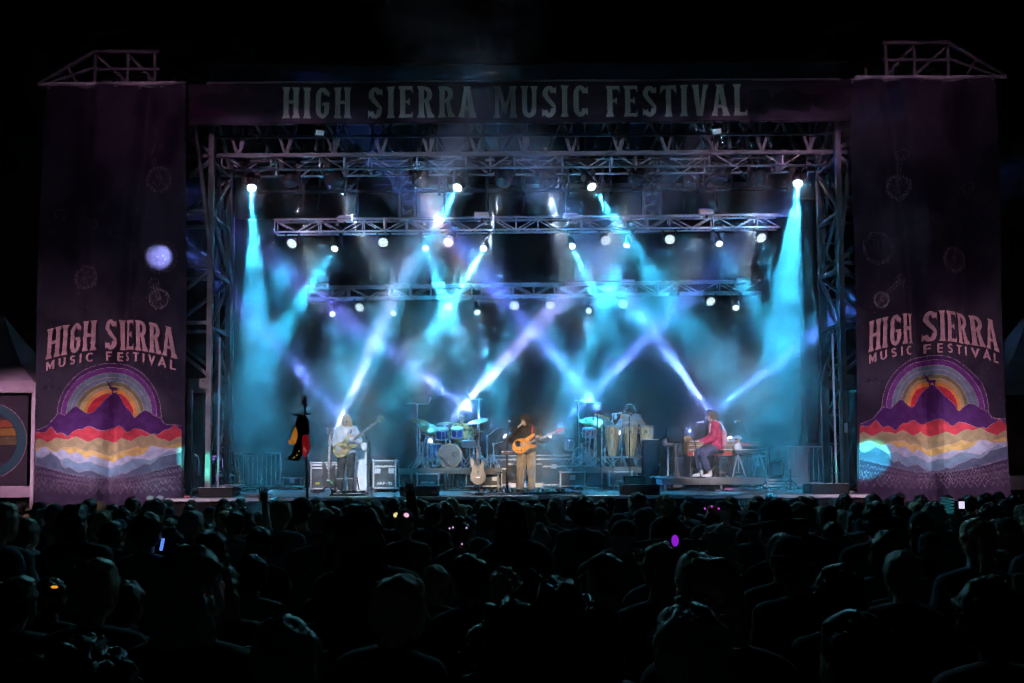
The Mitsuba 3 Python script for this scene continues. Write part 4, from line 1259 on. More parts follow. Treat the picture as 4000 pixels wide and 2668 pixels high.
person(k, J, I3, P0, Hf, ('denim_shirt', 'jeans'), hands=[(J['wl'], (.62, -.12, -.6), (.2, .9, .2), 1, .6), (J['wr'], (-.15, .1, .9), (-.2, .9, .2), -1, .9)], shirt='denim_shirt', trousers='jeans_black', shoes='guitar_burl', hair=hair, hairmat='hair_blond', g=.03, loose=.022)
q = lambda x, y, z: P0 + J['head'] + Hf @ V3(x, y, z)  # noqa: E731
part(k, 'sunglasses', cat([ball(q(s * .035, -.112, .018), .026, 6, (1, .5, .85)) for s in (-1, 1)] + [tube([q(s * .06, -.10, .022), q(s * .085, .01, .02)], .005, 5) for s in (-1, 1)] + [tube([q(-.02, -.118, .024), q(.02, -.118, .024)], .005, 5)]), M('black_gloss'), True)
part(k, 'undershirt', ball(P0 + [.005, -.095, 1.37], .07, 6, (.8, .35, 1.2)), M('white_cloth'), True)
k = thing('bass_guitar', 'burl wood bass guitar held by the bass player', 'bass guitar')
guitar(k, GR, P0 + gp, 'guitar_burl', bass=True, s=.98)
part(k, 'strap', tube([P0 + gp + GR @ V3(.26, .10, -.02), P0 + [.12, -.115, 1.36], P0 + [.13, .0, 1.51], P0 + [.02, .14, 1.30], P0 + [-.2, .06, 1.05]], .02, 6), M('jeans_navy'), True)

# ------------------------------------------------------------------ lead guitarist
P0 = on(2057, 22.6, zb)
J = joints(head=(-.02, -.06, 1.615), neck=(.005, .0, 1.50), el=(-.33, .06, 1.20), wl=(-.17, -.22, 1.09), er=(.34, .0, 1.19), wr=(.255, -.25, 1.17), kl=(-.13, -.03, .50), kr=(.12, -.02, .50), al=(-.15, .0, .085), ar=(.115, .02, .085), tl=(-.18, -.16, .035), tr=(.13, -.17, .035))
Hf = headframe((-.45, -1, -.12))
k = thing('person', 'lead guitarist with dark curly hair in a black hoodie and khaki trousers at a microphone', 'person')
nk = V3(.93, -.08, .36)
GR = gframe(nk, (.05, -1, .1)); gp = V3(-.10, -.20, 1.055)
hair = hairmass(J, Hf, [[((0, .03, .05), .115), ((0, -.015, .075), .10)], [((-.07, .03, .0), .06), ((-.08, .02, -.12), .05)], [((.075, .0, .02), .06), ((.09, -.03, -.13), .058)], [((0, .07, 0), .09), ((0, .07, -.13), .08)], [((.045, -.075, .065), .045), ((.075, -.07, -.02), .04)]], 5, .02)
person(k, J, I3, P0, Hf, ('hoodie', 'trousers'), hands=[(J['wl'], (.8, -.15, -.35), (.2, .9, .1), 1, .5), (J['wr'], (-.1, .0, .9), (-.1, .9, .1), -1, .9)], shirt='black_cloth', trousers='khaki', shoes='khaki', hair=hair, hairmat='hair_dark', g=.042, loose=.036)
part(k, 'hood', solid([hullof((P0 + [-.09, .05, 1.50], .055), (P0 + [.09, .05, 1.50], .055), (P0 + [0, .09, 1.47], .06)), hullof((P0 + [-.06, -.055, 1.46], .04), (P0 + [.06, -.055, 1.46], .04))], .03, 3), M('black_cloth'), True)
k = thing('electric_guitar', 'amber orange electric guitar played by the lead guitarist', 'guitar')
guitar(k, GR, P0 + gp, 'guitar_amber', headmat='strap_red', s=1.0)
part(k, 'strap', tube([P0 + gp + GR @ V3(.26, .10, -.02), P0 + [.13, -.135, 1.30], P0 + [.14, -.10, 1.46], P0 + [.13, .04, 1.53], P0 + [.0, .17, 1.3], P0 + [-.25, .08, 1.1]], .024, 6), M('strap_red'), True)
mic_stand('tall boom microphone stand reaching the lead guitarist\'s mouth', on(1983, 22.1, zb), at(1977, 1722, 22.1), (on(1958, 22.1, 0) * [0, 0, 0] + [-.12, 0, -.12], at(2022, 1670, 22.25) - at(1977, 1722, 22.1)), ((.5, -.0, .45), 'alu_dull'))
mic_stand('thin upright microphone stand beside the lead guitarist', on(1978, 22.35, zb), at(1985, 1672, 22.35), None, ((.2, 0, 1), 'black'))

# ------------------------------------------------------------------ drummer, seated behind the kit
YD = 26.7
P0 = on(1805, YD, RISER)
sit = .50
J = joints(pelvis=(0, .02, sit + .08), waist=(0, .0, sit + .25), chest=(0, -.02, sit + .47), neck=(0, -.02, sit + .66), head=(.0, -.06, sit + .81), sl=(-.175, -.01, sit + .59), sr=(.175, -.01, sit + .59),
           el=(-.30, -.04, sit + .34), er=(.30, -.04, sit + .34), wl=(-.22, -.30, sit + .30), wr=(.20, -.30, sit + .30), hl=(-.10, -.02, sit + .04), hr=(.10, -.02, sit + .04), kl=(-.22, -.42, sit + .02), kr=(.22, -.42, sit + .02),
           al=(-.22, -.44, .085), ar=(.22, -.44, .085), tl=(-.24, -.62, .035), tr=(.24, -.62, .035))
Hf = headframe((.28, -1, -.18))
k = thing('person', 'bald drummer in a yellow patterned shirt and glasses behind the blue drum kit', 'person')
person(k, J, I3, P0, Hf, ('patterned_shirt', 'trousers'), hands=[(J['wl'], (.1, -.9, .1), (0, 0, -1), 1, 1.1), (J['wr'], (-.1, -.9, .1), (0, 0, -1), -1, 1.1)], shirt='pattern_shirt', sleeves=1, trousers='jeans_black', hair=None, hairmat='hair_grey', g=.035, loose=.03)
q = lambda x, y, z: P0 + J['head'] + Hf @ V3(x, y, z)  # noqa: E731
part(k, 'glasses', cat([tube([q(s * .034 + .024 * math.cos(a), -.113, .02 + .018 * math.sin(a)) for a in np.linspace(0, 6.283, 9)], .004, 4) for s in (-1, 1)] + [tube([q(s * .06, -.10, .022), q(s * .085, .01, .02)], .004, 4) for s in (-1, 1)]), M('black_gloss'), True)
for s, w in ((-1, J['wl']), (1, J['wr'])):
    kk = thing('drumstick', ['pale drumstick in the drummer\'s hand on the left', 'pale drumstick in the drummer\'s hand on the right'][s > 0], 'drumstick')
    single(kk, tube([P0 + w + [0, .02, 0], P0 + w + [-s * .08, -.38, .10]], [.009, .006], 6), M('maple'))
k = thing('drum_stool', 'round black drum stool under the drummer', 'stool')
part(k, 'seat', lathe([(0, .38), (.17, .38), (.185, .42), (.17, .46), (0, .465)], 18, None, P0), M('black'), 40)
for a in (0.4, 2.5, 4.6): part(k, 'leg', tube([P0 + [0, 0, .32], P0 + [.24 * math.cos(a), .24 * math.sin(a), .014]], .012, 6), M('chrome'))
part(k, 'post', tube([P0 + [0, 0, .1], P0 + [0, 0, .385]], .016, 8), M('chrome'))

# ------------------------------------------------------------------ percussionist, bent over the congas
P0 = on(2466, 26.75, RISER)
J = joints(pelvis=(0, .06, .90), waist=(0, .03, 1.05), chest=(0, -.03, 1.22), neck=(0, -.07, 1.39), head=(-.03, -.14, 1.49), sl=(-.17, -.04, 1.32), sr=(.17, -.04, 1.32), el=(-.33, -.12, 1.10), er=(.34, -.12, 1.09),
           wl=(-.26, -.30, 1.00), wr=(.15, -.34, 1.00), hl=(-.09, .06, .88), hr=(.09, .06, .88))
Hf = headframe((-.25, -1, -.75))
hair = hairmass(J, Hf, [[((0, .035, .05), .118), ((0, -.015, .07), .105)], [((-.08, .02, .0), .06), ((-.075, .03, -.07), .05)], [((.08, .02, .0), .06), ((.075, .03, -.07), .05)], [((0, .07, 0), .085), ((0, .07, -.08), .07)]], 8, .03)
k = thing('person', 'percussionist with headphones in a grey shirt bending over the congas', 'person')
person(k, J, I3, P0, Hf, ('shirt', 'trousers'), hands=[(J['wl'], (.5, -.8, -.1), (0, 0, -1), 1, .25), (J['wr'], (-.6, -.7, -.1), (0, 0, -1), -1, .25)], shirt='grey_shirt', sleeves=1, trousers='jeans_black', hair=hair, hairmat='hair_dark', g=.035, loose=.03)
q = lambda x, y, z: P0 + J['head'] + Hf @ V3(x, y, z)  # noqa: E731
part(k, 'beard', hairmass(J, Hf, [[((-.03, -.06, -.075), .036), ((.03, -.06, -.075), .036), ((0, -.075, -.10), .03)]], 4, .012), M('hair_dark'), True, tw=T().translate(P0.tolist()))
kk = thing('headphones', 'over-ear headphones with a pale band on the percussionist', 'headphones')
part(kk, 'band', tube([q(.13 * math.cos(a), .01, .03 + .165 * math.sin(a)) for a in np.linspace(0, math.pi, 14)], .017, 6), M('white_cloth'), True)
for s in (-1, 1): part(kk, 'ear_cup', lathe([(0, -.03), (.045, -.03), (.052, 0), (.045, .03), (0, .03)], 14, Hf @ V3(1, 0, 0), q(s * .125, .012, .0)), M('black'), 40)

# ------------------------------------------------------------------ keyboard player on a stool, side on
YK = 24.1
P0 = on(2790, YK, KEYTOP)
Rk = np.array([[0, 1, 0], [-1, 0, 0], [0, 0, 1]], float)      # own front (-y) turned to face left in the picture (-x)
sit = .66
J = joints(pelvis=(0, .05, sit + .08), waist=(0, .06, sit + .25), chest=(0, .03, sit + .46), neck=(0, .0, sit + .66), head=(.0, -.045, sit + .80), sl=(-.175, .02, sit + .59), sr=(.175, .02, sit + .59),
           el=(-.24, -.02, sit + .32), er=(.25, .0, sit + .32), wl=(-.19, -.24, sit + .20), wr=(.18, -.22, sit + .20), hl=(-.10, .03, sit + .05), hr=(.10, .03, sit + .05), kl=(-.14, -.36, sit - .06), kr=(.14, -.30, sit - .12),
           al=(-.16, -.28, .21), ar=(.13, -.12, .19), tl=(-.19, -.46, .17), tr=(.15, -.29, .10))
J['al'][2], J['tl'][2], J['ar'][2], J['tr'][2] = .10, .045, .085, .035
Hf = headframe((-.25, -1, .0))
hair = hairmass(J, Hf, [[((0, .035, .05), .112), ((0, -.02, .075), .098)], [((0, .07, 0), .085), ((0, .075, -.07), .06)], [((-.05, -.075, .07), .035), ((.05, -.075, .07), .035)], [((-.07, .03, .01), .05), ((-.07, .04, -.04), .04)], [((.07, .03, .01), .05), ((.07, .04, -.04), .04)]], 6, .02)
k = thing('person', 'keyboard player in a bright red shirt and navy trousers sitting sideways on a stool', 'person')
person(k, J, Rk, P0, Hf, ('red_shirt', 'trousers'), hands=[(J['wl'], (.3, -.7, -.45), (0, .3, -1), 1, .6), (J['wr'], (-.3, -.75, -.4), (0, .3, -1), -1, .6)], shirt='red_shirt', trousers='jeans_navy', legcut=.72, shoes='white_cloth', hair=hair, hairmat='hair_brown', g=.045, loose=.036)
part(k, 'sock', cat([placed(tube([J['a' + s] + [0, 0, .03], J['a' + s] + (J['k' + s] - J['a' + s]) * .32], .046, 10), Rk, P0) for s in 'lr']), M('white_cloth'), True)
kk = thing('strapped_keyboard', 'small pale strap-on keyboard bag hanging behind the player in red', 'bag')
part(kk, 'bag', placed(rbox([0, .24, sit + .26], [.34, .11, .42], .045), Rk, P0), M('pink_cloth'), 40)
part(kk, 'strap', placed(tube([[.13, .25, sit + .45], [.14, .16, sit + .64], [.14, .02, sit + .70], [.13, -.10, sit + .60], [.12, -.11, sit + .42]], .017, 6), Rk, P0), M('white_cloth'), True)
k = thing('piano_stool', 'round black keyboard stool with chrome tripod legs', 'stool')
c = P0 + [.05, 0, 0]
part(k, 'seat', lathe([(0, sit - .10), (.18, sit - .10), (.20, sit - .06), (.18, sit - .015), (0, sit - .01)], 20, None, c), M('black_gloss'), 40)
part(k, 'post', tube([c + [0, 0, .12], c + [0, 0, sit - .09]], .018, 8), M('chrome'))
for a in (0.2, 2.3, 4.4): part(k, 'leg', tube([c + [0, 0, .30], c + [.30 * math.cos(a), .30 * math.sin(a), .014]], .013, 6), M('chrome'))
# ------------------------------------------------------------------ drums and percussion


def drum(name, label, c, ax, r, d, m, group=None, front='drum_head', lugs=8, hoopm='chrome', cat_='drum'):
    k = thing(name, label, cat_, group)
    ax = np.asarray(ax, float); ax = ax / np.linalg.norm(ax)
    R = frame(ax)
    part(k, 'shell', lathe([(0, -d / 2 + .01), (r, -d / 2 + .01), (r, d / 2 - .01), (0, d / 2 - .01)], 28, ax, c), M(m), 40)
    for s in (-1, 1):
        part(k, 'hoop', lathe([(r * .99, s * d / 2 - .018), (r + .014, s * d / 2 - .018), (r + .014, s * d / 2 + .018), (r * .97, s * d / 2 + .018), (r * .97, s * d / 2 + .004)], 28, ax, c), M(hoopm), 40)
    part(k, 'head', lathe([(0, d / 2 + .006), (r * .97, d / 2 + .004)], 28, ax, c), M(front))
    for i in range(lugs):
        a = 2 * math.pi * (i + .5) / lugs
        o = R @ V3((r + .012) * math.cos(a), (r + .012) * math.sin(a), 0)
        part(k, 'lug', bar(c + o - ax * d * .45, c + o + ax * d * .45, .016), M('chrome'))
    return k


def tripod(k, base, top, spread=.30, m='chrome', r=.012):
    base, top = np.asarray(base, float), np.asarray(top, float)
    a0 = base[0] * 7
    for i in range(3):
        a = a0 + i * 2.094
        part(k, 'leg', tube([base + [0, 0, .30], base + [spread * math.cos(a), spread * math.sin(a), .012]], r, 6), M(m))
    part(k, 'pole', tube([base + [0, 0, .10], base + (top - base) * .55, top], [r * 1.5, r * 1.4, r], 8), M(m))
    for f in (.32, .55): part(k, 'wing_bolt', ball(base + (top - base) * f, .026, 5, (1.3, 1, 1)), M(m), True)


def cymbal(label, base, c, r, tilt=(0, -.25, 1), group='cymbals of the drum kit'):
    k = thing('cymbal', label, 'cymbal', group)
    tripod(k, base, c)
    part(k, 'plate', lathe([(0, .034), (r * .10, .032), (r * .16, .016), (r * .6, .004), (r, -.012), (r, -.015), (r * .6, .0), (r * .16, .012), (0, .028)], 30, tilt, c), M('brass'), True)
    part(k, 'felt', lathe([(0, .03), (.018, .03), (.018, .06), (.008, .09), (0, .095)], 8, tilt, c), M('black'))
    return k


zr, YB = RISER, 25.6
c = on(1757, YB, RISER + .31)
k = drum('bass_drum', 'large blue bass drum with a dark front head and pale hoop', c, (0, -1, 0), .30, .42, 'drum_blue', None, 'drum_front', 10, 'wood_pale')
for s in (-1, 1): part(k, 'spur', tube([c + [s * .28, -.1, -.12], c + [s * .42, -.22, -.305]], .011, 6), M('chrome'))
part(k, 'port_ring', lathe([(.055, .218), (.07, .218), (.07, .224), (.055, .224)], 16, (0, -1, 0), c + [.14, 0, .03]), M('black'))
part(k, 'tom_post', tube([c + [0, 0, .30], c + [0, 0, .50]], .02, 8), M('chrome'))
for px, py, r, d, lab in ((1727, 1694, .165, .24, 'blue rack tom on the left of the kit'), (1786, 1690, .15, .22, 'blue rack tom nearest the drummer')):
    c2 = at(px, py, 25.75)
    k = drum('tom_drum', lab, c2, (0, -.35, 1), r, d, 'drum_blue', None, 'drum_head', 6)
    part(k, 'bracket', tube([c2 + [0, .05, -.05], [c[0], c[1] + .02, c[2] + .46]], .015, 6), M('chrome'))
c2 = on(1697, 26.0, RISER + .42)
k = drum('floor_tom', 'tall blue floor tom standing left of the bass drum', c2, (0, -.05, 1), .19, .40, 'drum_blue', None, 'drum_head', 8)
for a in (.4, 2.5, 4.6): part(k, 'leg', tube([c2 + [.2 * math.cos(a), .2 * math.sin(a), .1], [c2[0] + .23 * math.cos(a), c2[1] + .23 * math.sin(a), RISER + .012]], .009, 6), M('chrome'))
c2 = on(1835, 26.0, RISER + .62)
k = drum('snare_drum', 'shallow silver snare drum right of the bass drum', c2, (0, -.1, 1), .18, .15, 'chrome', None, 'drum_head', 8)
tripod(k, on(1835, 26.0, RISER), c2 - [0, 0, .09], .25)
for i, (bx, px, py, r, tl, lab) in enumerate(((1638, 1640, 1646, .26, (.25, -.3, 1), 'large crash cymbal at the left end of the kit'), (1640, 1671, 1667, .27, (.3, -.5, 1), 'tilted ride cymbal below the left crash'), (1668, 1674, 1686, .20, (.3, -.25, 1), 'small lower cymbal left of the blue toms'),
                                              (1745, 1738, 1652, .21, (-.1, -.15, 1), 'thin cymbal left of the drummer\'s chest'), (1868, 1866, 1644, .26, (-.2, -.3, 1), 'large crash cymbal right of the drummer'), (1885, 1864, 1684, .18, (0, -.08, 1), 'hi-hat cymbal right of the drummer'))):
    cymbal(lab, on(bx, 25.5 + .12 * (i % 3), RISER), at(px, py, 25.5 + .12 * (i % 3)), r, tl)
OV = 'overhead microphone stands on the risers'
mic_stand('tall overhead microphone stand at the left end of the drum kit', on(1630, 25.4, RISER), at(1630, 1580, 25.4), (at(1586, 1576, 25.4) - at(1630, 1580, 25.4), at(1674, 1578, 25.4) - at(1630, 1580, 25.4)), ((.2, 0, .6), 'alu_dull'), 'alu_dull', OV, False)
mic_stand('tall overhead microphone stand right of the drummer', on(1872, 25.5, RISER), at(1871, 1560, 25.5), (at(1886, 1558, 25.5) - at(1871, 1560, 25.5), at(1840, 1562, 25.5) - at(1871, 1560, 25.5)), ((-.3, 0, .7), 'alu_dull'), 'alu_dull', OV, False)
mic_stand('tall overhead microphone stand left of the congas', on(2261, 25.6, RISER), at(2260, 1574, 25.6), (at(2242, 1564, 25.6) - at(2260, 1574, 25.6), at(2322, 1572, 25.6) - at(2260, 1574, 25.6)), ((1, 0, -.2), 'alu_dull'), 'alu_dull', OV, False)
mic_stand('black boom microphone stand in front of the percussion, left', on(2333, 25.2, RISER), at(2333, 1602, 25.2), (at(2316, 1600, 25.2) - at(2333, 1602, 25.2), at(2415, 1607, 25.2) - at(2333, 1602, 25.2)), ((1, 0, 0), 'black'), 'black', None, False)
mic_stand('black microphone stand between the conga drums', on(2461, 23.6, DECK), at(2458, 1650, 23.6), None, ((0, .1, 1), 'black'))
mic_stand('black microphone stand left of the congas on the deck', on(2346, 23.5, DECK), at(2345, 1700, 23.5), (V3(0, 0, 0), at(2371, 1660, 23.9) - at(2345, 1700, 23.5)), ((.3, .1, .2), 'black'))
mic_stand('short black microphone stand right of the percussion riser leg', on(2394, 24.0, DECK), at(2394, 1830, 24.0), None, ((0, -.6, .3), 'black'))
prof = [(0, 0), (.095, .0), (.10, .02), (.135, .22), (.165, .42), (.172, .52), (.165, .64), (.148, .76), (.146, .775), (0, .775)]
for i, px in enumerate((2392, 2463, 2527)):
    p = on(px, 25.75, RISER + .27)
    k = thing('conga_drum', ['tall pale wood conga drum, left of the three', 'tall pale wood conga drum, middle of the three', 'tall pale wood conga drum, right of the three'][i], 'conga drum')
    part(k, 'shell', lathe(prof, 28, None, p), M('wood_conga'), 40)
    part(k, 'rim', lathe([(.146, .745), (.168, .75), (.170, .785), (.155, .79)], 28, None, p), M('chrome'), 40)
    part(k, 'head', lathe([(.156, .787), (.08, .796), (0, .797)], 28, None, p), M('white'), True)
    for j in range(6):
        a = 2 * math.pi * (j + .5) / 6 + .2
        o = V3(math.cos(a), math.sin(a), 0)
        part(k, 'lug', bar(p + o * .172 + [0, 0, .58], p + o * .17 + [0, 0, .78], .014, .014), M('chrome'))
    part(k, 'maker_plate', boxm(p + [-.03, -.160, .63], [.05, .012, .075]), M('black'))
k = thing('conga_rack', 'low silver rack carrying the three conga drums', 'rack')
pa, pb = on(2350, 25.62, RISER), on(2570, 25.62, RISER)
for dy in (0, .32):
    part(k, 'rail', tube([pa + [0, dy, .25], pb + [0, dy, .25]], .018, 8), M('chrome'))
    for f in np.linspace(0, 1, 6):
        p = pa + (pb - pa) * f + [0, dy, 0]
        part(k, 'leg', tube([p + [0, 0, .24], p + [.05 * (-1) ** int(f * 10), 0, .014]], .014, 6), M('chrome'))
        part(k, 'clamp', rbox(p + [0, -.01, .25], [.06, .05, .06], .01), M('chrome'))
for i, (bx, px, py, r, tl, lab) in enumerate(((2290, 2316, 1644, .26, (.1, -.55, 1), 'wide cymbal standing above the percussion set'), (2292, 2285, 1649, .17, (.4, -.5, 1), 'small cymbal left of the wide percussion cymbal'), (2320, 2325, 1659, .16, (.4, -.6, 1), 'small tilted cymbal under the wide percussion cymbal'))):
    cymbal(lab, on(bx, 25.5, RISER), at(px, py, 25.5), r, tl, 'cymbals of the percussion set')
k = drum('timbale', 'dark red drum under the percussion cymbals', at(2302, 1690, 25.9), (0, -.2, 1), .17, .2, 'drum_red', None, 'drum_head', 6)
tripod(k, on(2302, 25.9, RISER), at(2302, 1705, 25.9))
k = drum('small_bass_drum', 'dark red bass drum behind the percussion stands', on(2278, 26.3, RISER + .28), (-.3, -1, 0), .25, .36, 'drum_red', None, 'drum_front', 8)
for s in (-1, 1): part(k, 'spur', tube([on(2278, 26.3, RISER + .15) + [s * .22, -.1, 0], on(2278, 26.3, RISER + .01) + [s * .34, -.2, 0]], .011, 6), M('chrome'))
k = drum('side_drum', 'small white headed drum on a silver stand left of the percussion', at(2222, 1737, 25.4), (-1, -.5, .1), .14, .12, 'chrome', None, 'drum_head', 6)
tripod(k, on(2240, 25.4, RISER), at(2240, 1728, 25.4))
k = thing('wind_chimes', 'bar chimes hanging from a sloping wooden bar above the percussion', 'wind chimes')
a, b = at(2322, 1617, 25.8), at(2381, 1635, 25.8)
part(k, 'bar', bar(a, b, .035, .05), M('wood_pale'))
for j in range(18):
    p = a + (b - a) * (j + .5) / 18
    part(k, 'chime', tube([p - [0, 0, .03], p - [0, 0, .12 + .011 * j]], .0055, 5), M('chrome'))
tripod(k, on(2350, 25.85, RISER), (a + b) / 2)
k = thing('percussion_bar', 'silver bar with hanging shakers and small bells beside the percussionist', 'percussion rack')
a, b = at(2389, 1617, 26.0), at(2430, 1613, 26.0)
part(k, 'bar', tube([a, b], .014, 6), M('chrome'))
tripod(k, on(2428, 26.0, RISER), at(2428, 1608, 26.0))
part(k, 'shaker', ball(at(2405, 1628, 26.0), .06, 7, (.7, .7, 1.2)), M('drum_head'), True)
part(k, 'bell', lathe([(.035, -.09), (.02, 0), (0, .01)], 10, None, at(2394, 1650, 26.0)), M('chrome'), True)
part(k, 'bell_rod', tube([at(2394, 1618, 26.0), at(2394, 1648, 26.0)], .008, 5), M('chrome'))
part(k, 'red_block', rbox(at(2428, 1624, 26.0), [.07, .07, .13], .015), M('orange'))
rs = np.random.default_rng(9)
for i, (px, Y) in enumerate(((1655, 25.3), (1690, 25.25), (1720, 25.3), (1850, 25.35), (1905, 25.4), (1930, 25.6), (2270, 25.35), (2300, 25.3), (2330, 25.4), (2365, 25.35))):
    k = thing('hardware_stand', f'short chrome hardware stand with clamps at the {"drum" if i < 6 else "percussion"} riser edge, {TH[i if i < 6 else i - 6]} from the left', 'drum stand', 'chrome hardware stands along the riser edges')
    b = on(px, Y, RISER)
    t = b + [rs.normal(0, .05), rs.uniform(0, .1), rs.uniform(.35, .8)]
    tripod(k, b, t, .24)
    part(k, 'arm', tube([t, t + [rs.uniform(-.3, .3), 0, rs.uniform(.05, .25)]], .011, 6), M('chrome'))
    part(k, 'clamp', rbox(t, [.06, .06, .08], .012), M('chrome'))

# ------------------------------------------------------------------ flight cases, amplifiers, loudspeakers


def flight_case(label, px, Y, z0, s, text=None, latches=2, rows=(.78,), yaw=0.0, lid=True):
    k = thing('flight_case', label, 'flight case')
    w, d, h = s
    c = on(px, Y, z0) + [0, d / 2, h / 2 + .10]
    R = rotz(yaw)[:3, :3]
    put = lambda m: placed(m, R, c)  # noqa: E731
    part(k, 'panel', put(boxm([0, 0, 0], [w, d, h])), M('case'))
    e = .032
    edges = []
    for sx in (-1, 1):
        for sz in (-1, 1): edges.append(boxm([sx * (w / 2 - e / 2 + .004), 0, sz * (h / 2 - e / 2 + .004)], [e, d - .01, e]))
        for sy in (-1, 1): edges.append(boxm([sx * (w / 2 - e / 2 + .005), sy * (d / 2 - e / 2 + .005), 0], [e, e, h - .02]))
    for sy in (-1, 1):
        for sz in (-1, 1): edges.append(boxm([0, sy * (d / 2 - e / 2 + .006), sz * (h / 2 - e / 2 + .006)], [w - .02, e, e]))
    part(k, 'edge_trim', put(cat(edges)), M('alu'))
    for f in rows: part(k, 'lid_trim', put(boxm([0, -d / 2 - .004, -h / 2 + f * h], [w - .05, .014, .04])), M('alu'))
    for sx in (-1, 1):
        for sz in (-1, 1):
            part(k, 'corner', put(ball([sx * (w / 2), -d / 2, sz * (h / 2)], .032, 5)), M('alu_dull'), True)
    for i in range(latches):
        x = 0 if latches == 1 else -w * .30 + i * w * .6 / max(latches - 1, 1)
        zl = h * .12
        part(k, 'latch', put(cat([rbox([x, -d / 2 - .006, zl], [.14, .02, .12], .008), boxm([x, -d / 2 - .018, zl - .015], [.10, .012, .03])])), M('alu_dull'))
    if text:
        m = meshkit.text_mesh(text, .062, .004, bold=True)
        m.apply_transform(rotx(math.pi / 2))
        m.apply_translation([-m.bounds[:, 0].mean(), -d / 2 - .003, -h / 2 + .09])
        part(k, 'lettering', put(m), M('white'))
    for sx in (-1, 1):
        for sy in (-1, 1):
            part(k, 'caster', put(lathe([(0, -.02), (.045, -.02), (.045, .02), (0, .02)], 12, (1, 0, 0), [sx * w * .38, sy * d * .36, -h / 2 - .052])), M('black'))
    return k


flight_case('black flight case with silver edges marked AMP-06 right of the bassist', 1502, 23.6, DECK, (.54, .6, .66), 'AMP-06', 2, (.78,))
flight_case('flight case marked AMP-01 under the front of the drum riser', 1671, 24.75, DECK, (.54, .22, .34), 'AMP-01', 0, ())
flight_case('wide flight case behind the bassist\'s legs', 1275, 23.4, DECK, (.74, .6, .62), None, 1, (.78, .90))
flight_case('long low flight case under the drum riser, right end', 1890, 25.3, DECK, (.9, .5, .32), None, 2, ())
flight_case('large flight case behind the lead guitarist with two trim bands', 2165, 26.6, DECK, (1.35, .7, .80), None, 1, (.62, .86))
flight_case('pale lit flight case left behind the lead guitarist', 1985, 26.9, DECK, (.95, .7, .80), None, 2, (.55, .86))
flight_case('flight case with a big latch at the left foot of the percussion riser', 2238, 24.6, DECK, (.62, .3, .36), None, 1, ())
flight_case('flight case marked AMP- under the percussion riser', 2425, 24.7, DECK, (.58, .25, .36), 'AMP-', 0, ())
flight_case('tall flight case behind the keyboard player with two latches', 2905, 26.9, DECK, (1.25, .5, .85), None, 2, (.86,))
flight_case('flight case under the organ seat at the left', 2850, 26.6, KEYTOP, (.5, .4, .5), None, 1, (.8,))
flight_case('small faint case at the far left of the stage', 1140, 27.2, DECK, (.5, .4, .24), None, 1, ())
flight_case('low case under the black bag at the right', 3050, 23.2, DECK, (.62, .4, .16), None, 0, (.5,))


def amp(name, label, px, Y, s, front, catn, z0=DECK, knobs=True):
    k = thing(name, label, catn)
    w, d, h = s
    c = on(px, Y, z0) + [0, d / 2, h / 2 + .002]
    part(k, 'cabinet', rbox(c, [w, d, h], .015), M('black'))
    part(k, 'grille_cloth', boxm(c + [0, -d / 2 - .003, -.0], [w * .90, .012, h * .93 if not knobs else h * .78]), M(front))
    if knobs:
        part(k, 'control_panel', boxm(c + [0, -d / 2 - .004, h * .43], [w * .9, .012, h * .08]), M('alu_dull'))
        for i in range(6): part(k, 'knob', lathe([(.012, 0), (.012, .02), (0, .022)], 8, (0, -1, 0), c + [w * (-.35 + .14 * i), -d / 2 - .010, h * .43]), M('black'))
    part(k, 'handle', tube([c + [-.1, 0, h / 2], c + [-.07, 0, h / 2 + .03], c + [.07, 0, h / 2 + .03], c + [.1, 0, h / 2]], .01, 6), M('black'))
    return k


amp('bass_cabinet', 'tall bass loudspeaker cabinet with pale sparkling grille cloth behind the bassist', 1386, 23.2, (.60, .42, 1.20), 'white_cloth', 'amplifier', knobs=False)
amp('bass_amplifier', 'small black amplifier head on the bass cabinet', 1392, 23.25, (.42, .30, .16), 'grille', 'amplifier', DECK + 1.203)
amp('guitar_amplifier', 'black combo amplifier right behind the lead guitarist', 2090, 24.2, (.36, .3, .48), 'grille', 'amplifier', DECK + .2)
amp('guitar_amplifier', 'black combo amplifier left behind the lead guitarist', 2013, 24.25, (.42, .3, .48), 'grille', 'amplifier', DECK + .2)
flight_case('open pale case tray under the guitar amplifiers', 2055, 24.1, DECK, (.78, .5, .09), None, 0, (.5,))


def wedge(label, px0, px1, Y, h, d=.55):
    k = thing('floor_speaker', label, 'loudspeaker')
    a, b = on(px0, Y, DECK), on(px1, Y, DECK)
    c = (a + b) / 2 + [0, d / 2, h / 2 + .002]
    w = b[0] - a[0]
    part(k, 'cabinet', rbox(c, [w, d, h], .02), M('black_matte'))
    part(k, 'grille', boxm(c + [0, -d / 2 - .004, 0], [w * .94, .012, h * .86]), M('grille'))
    part(k, 'top_edge', boxm(c + [0, -d / 2 + .02, h / 2 + .004], [w * .97, .03, .01]), M('alu_dull'))
    for s in (-1, 1): part(k, 'handle', rbox(c + [s * w * .5, -.02, 0], [.02, .2, .08], .008), M('black'))
    return k


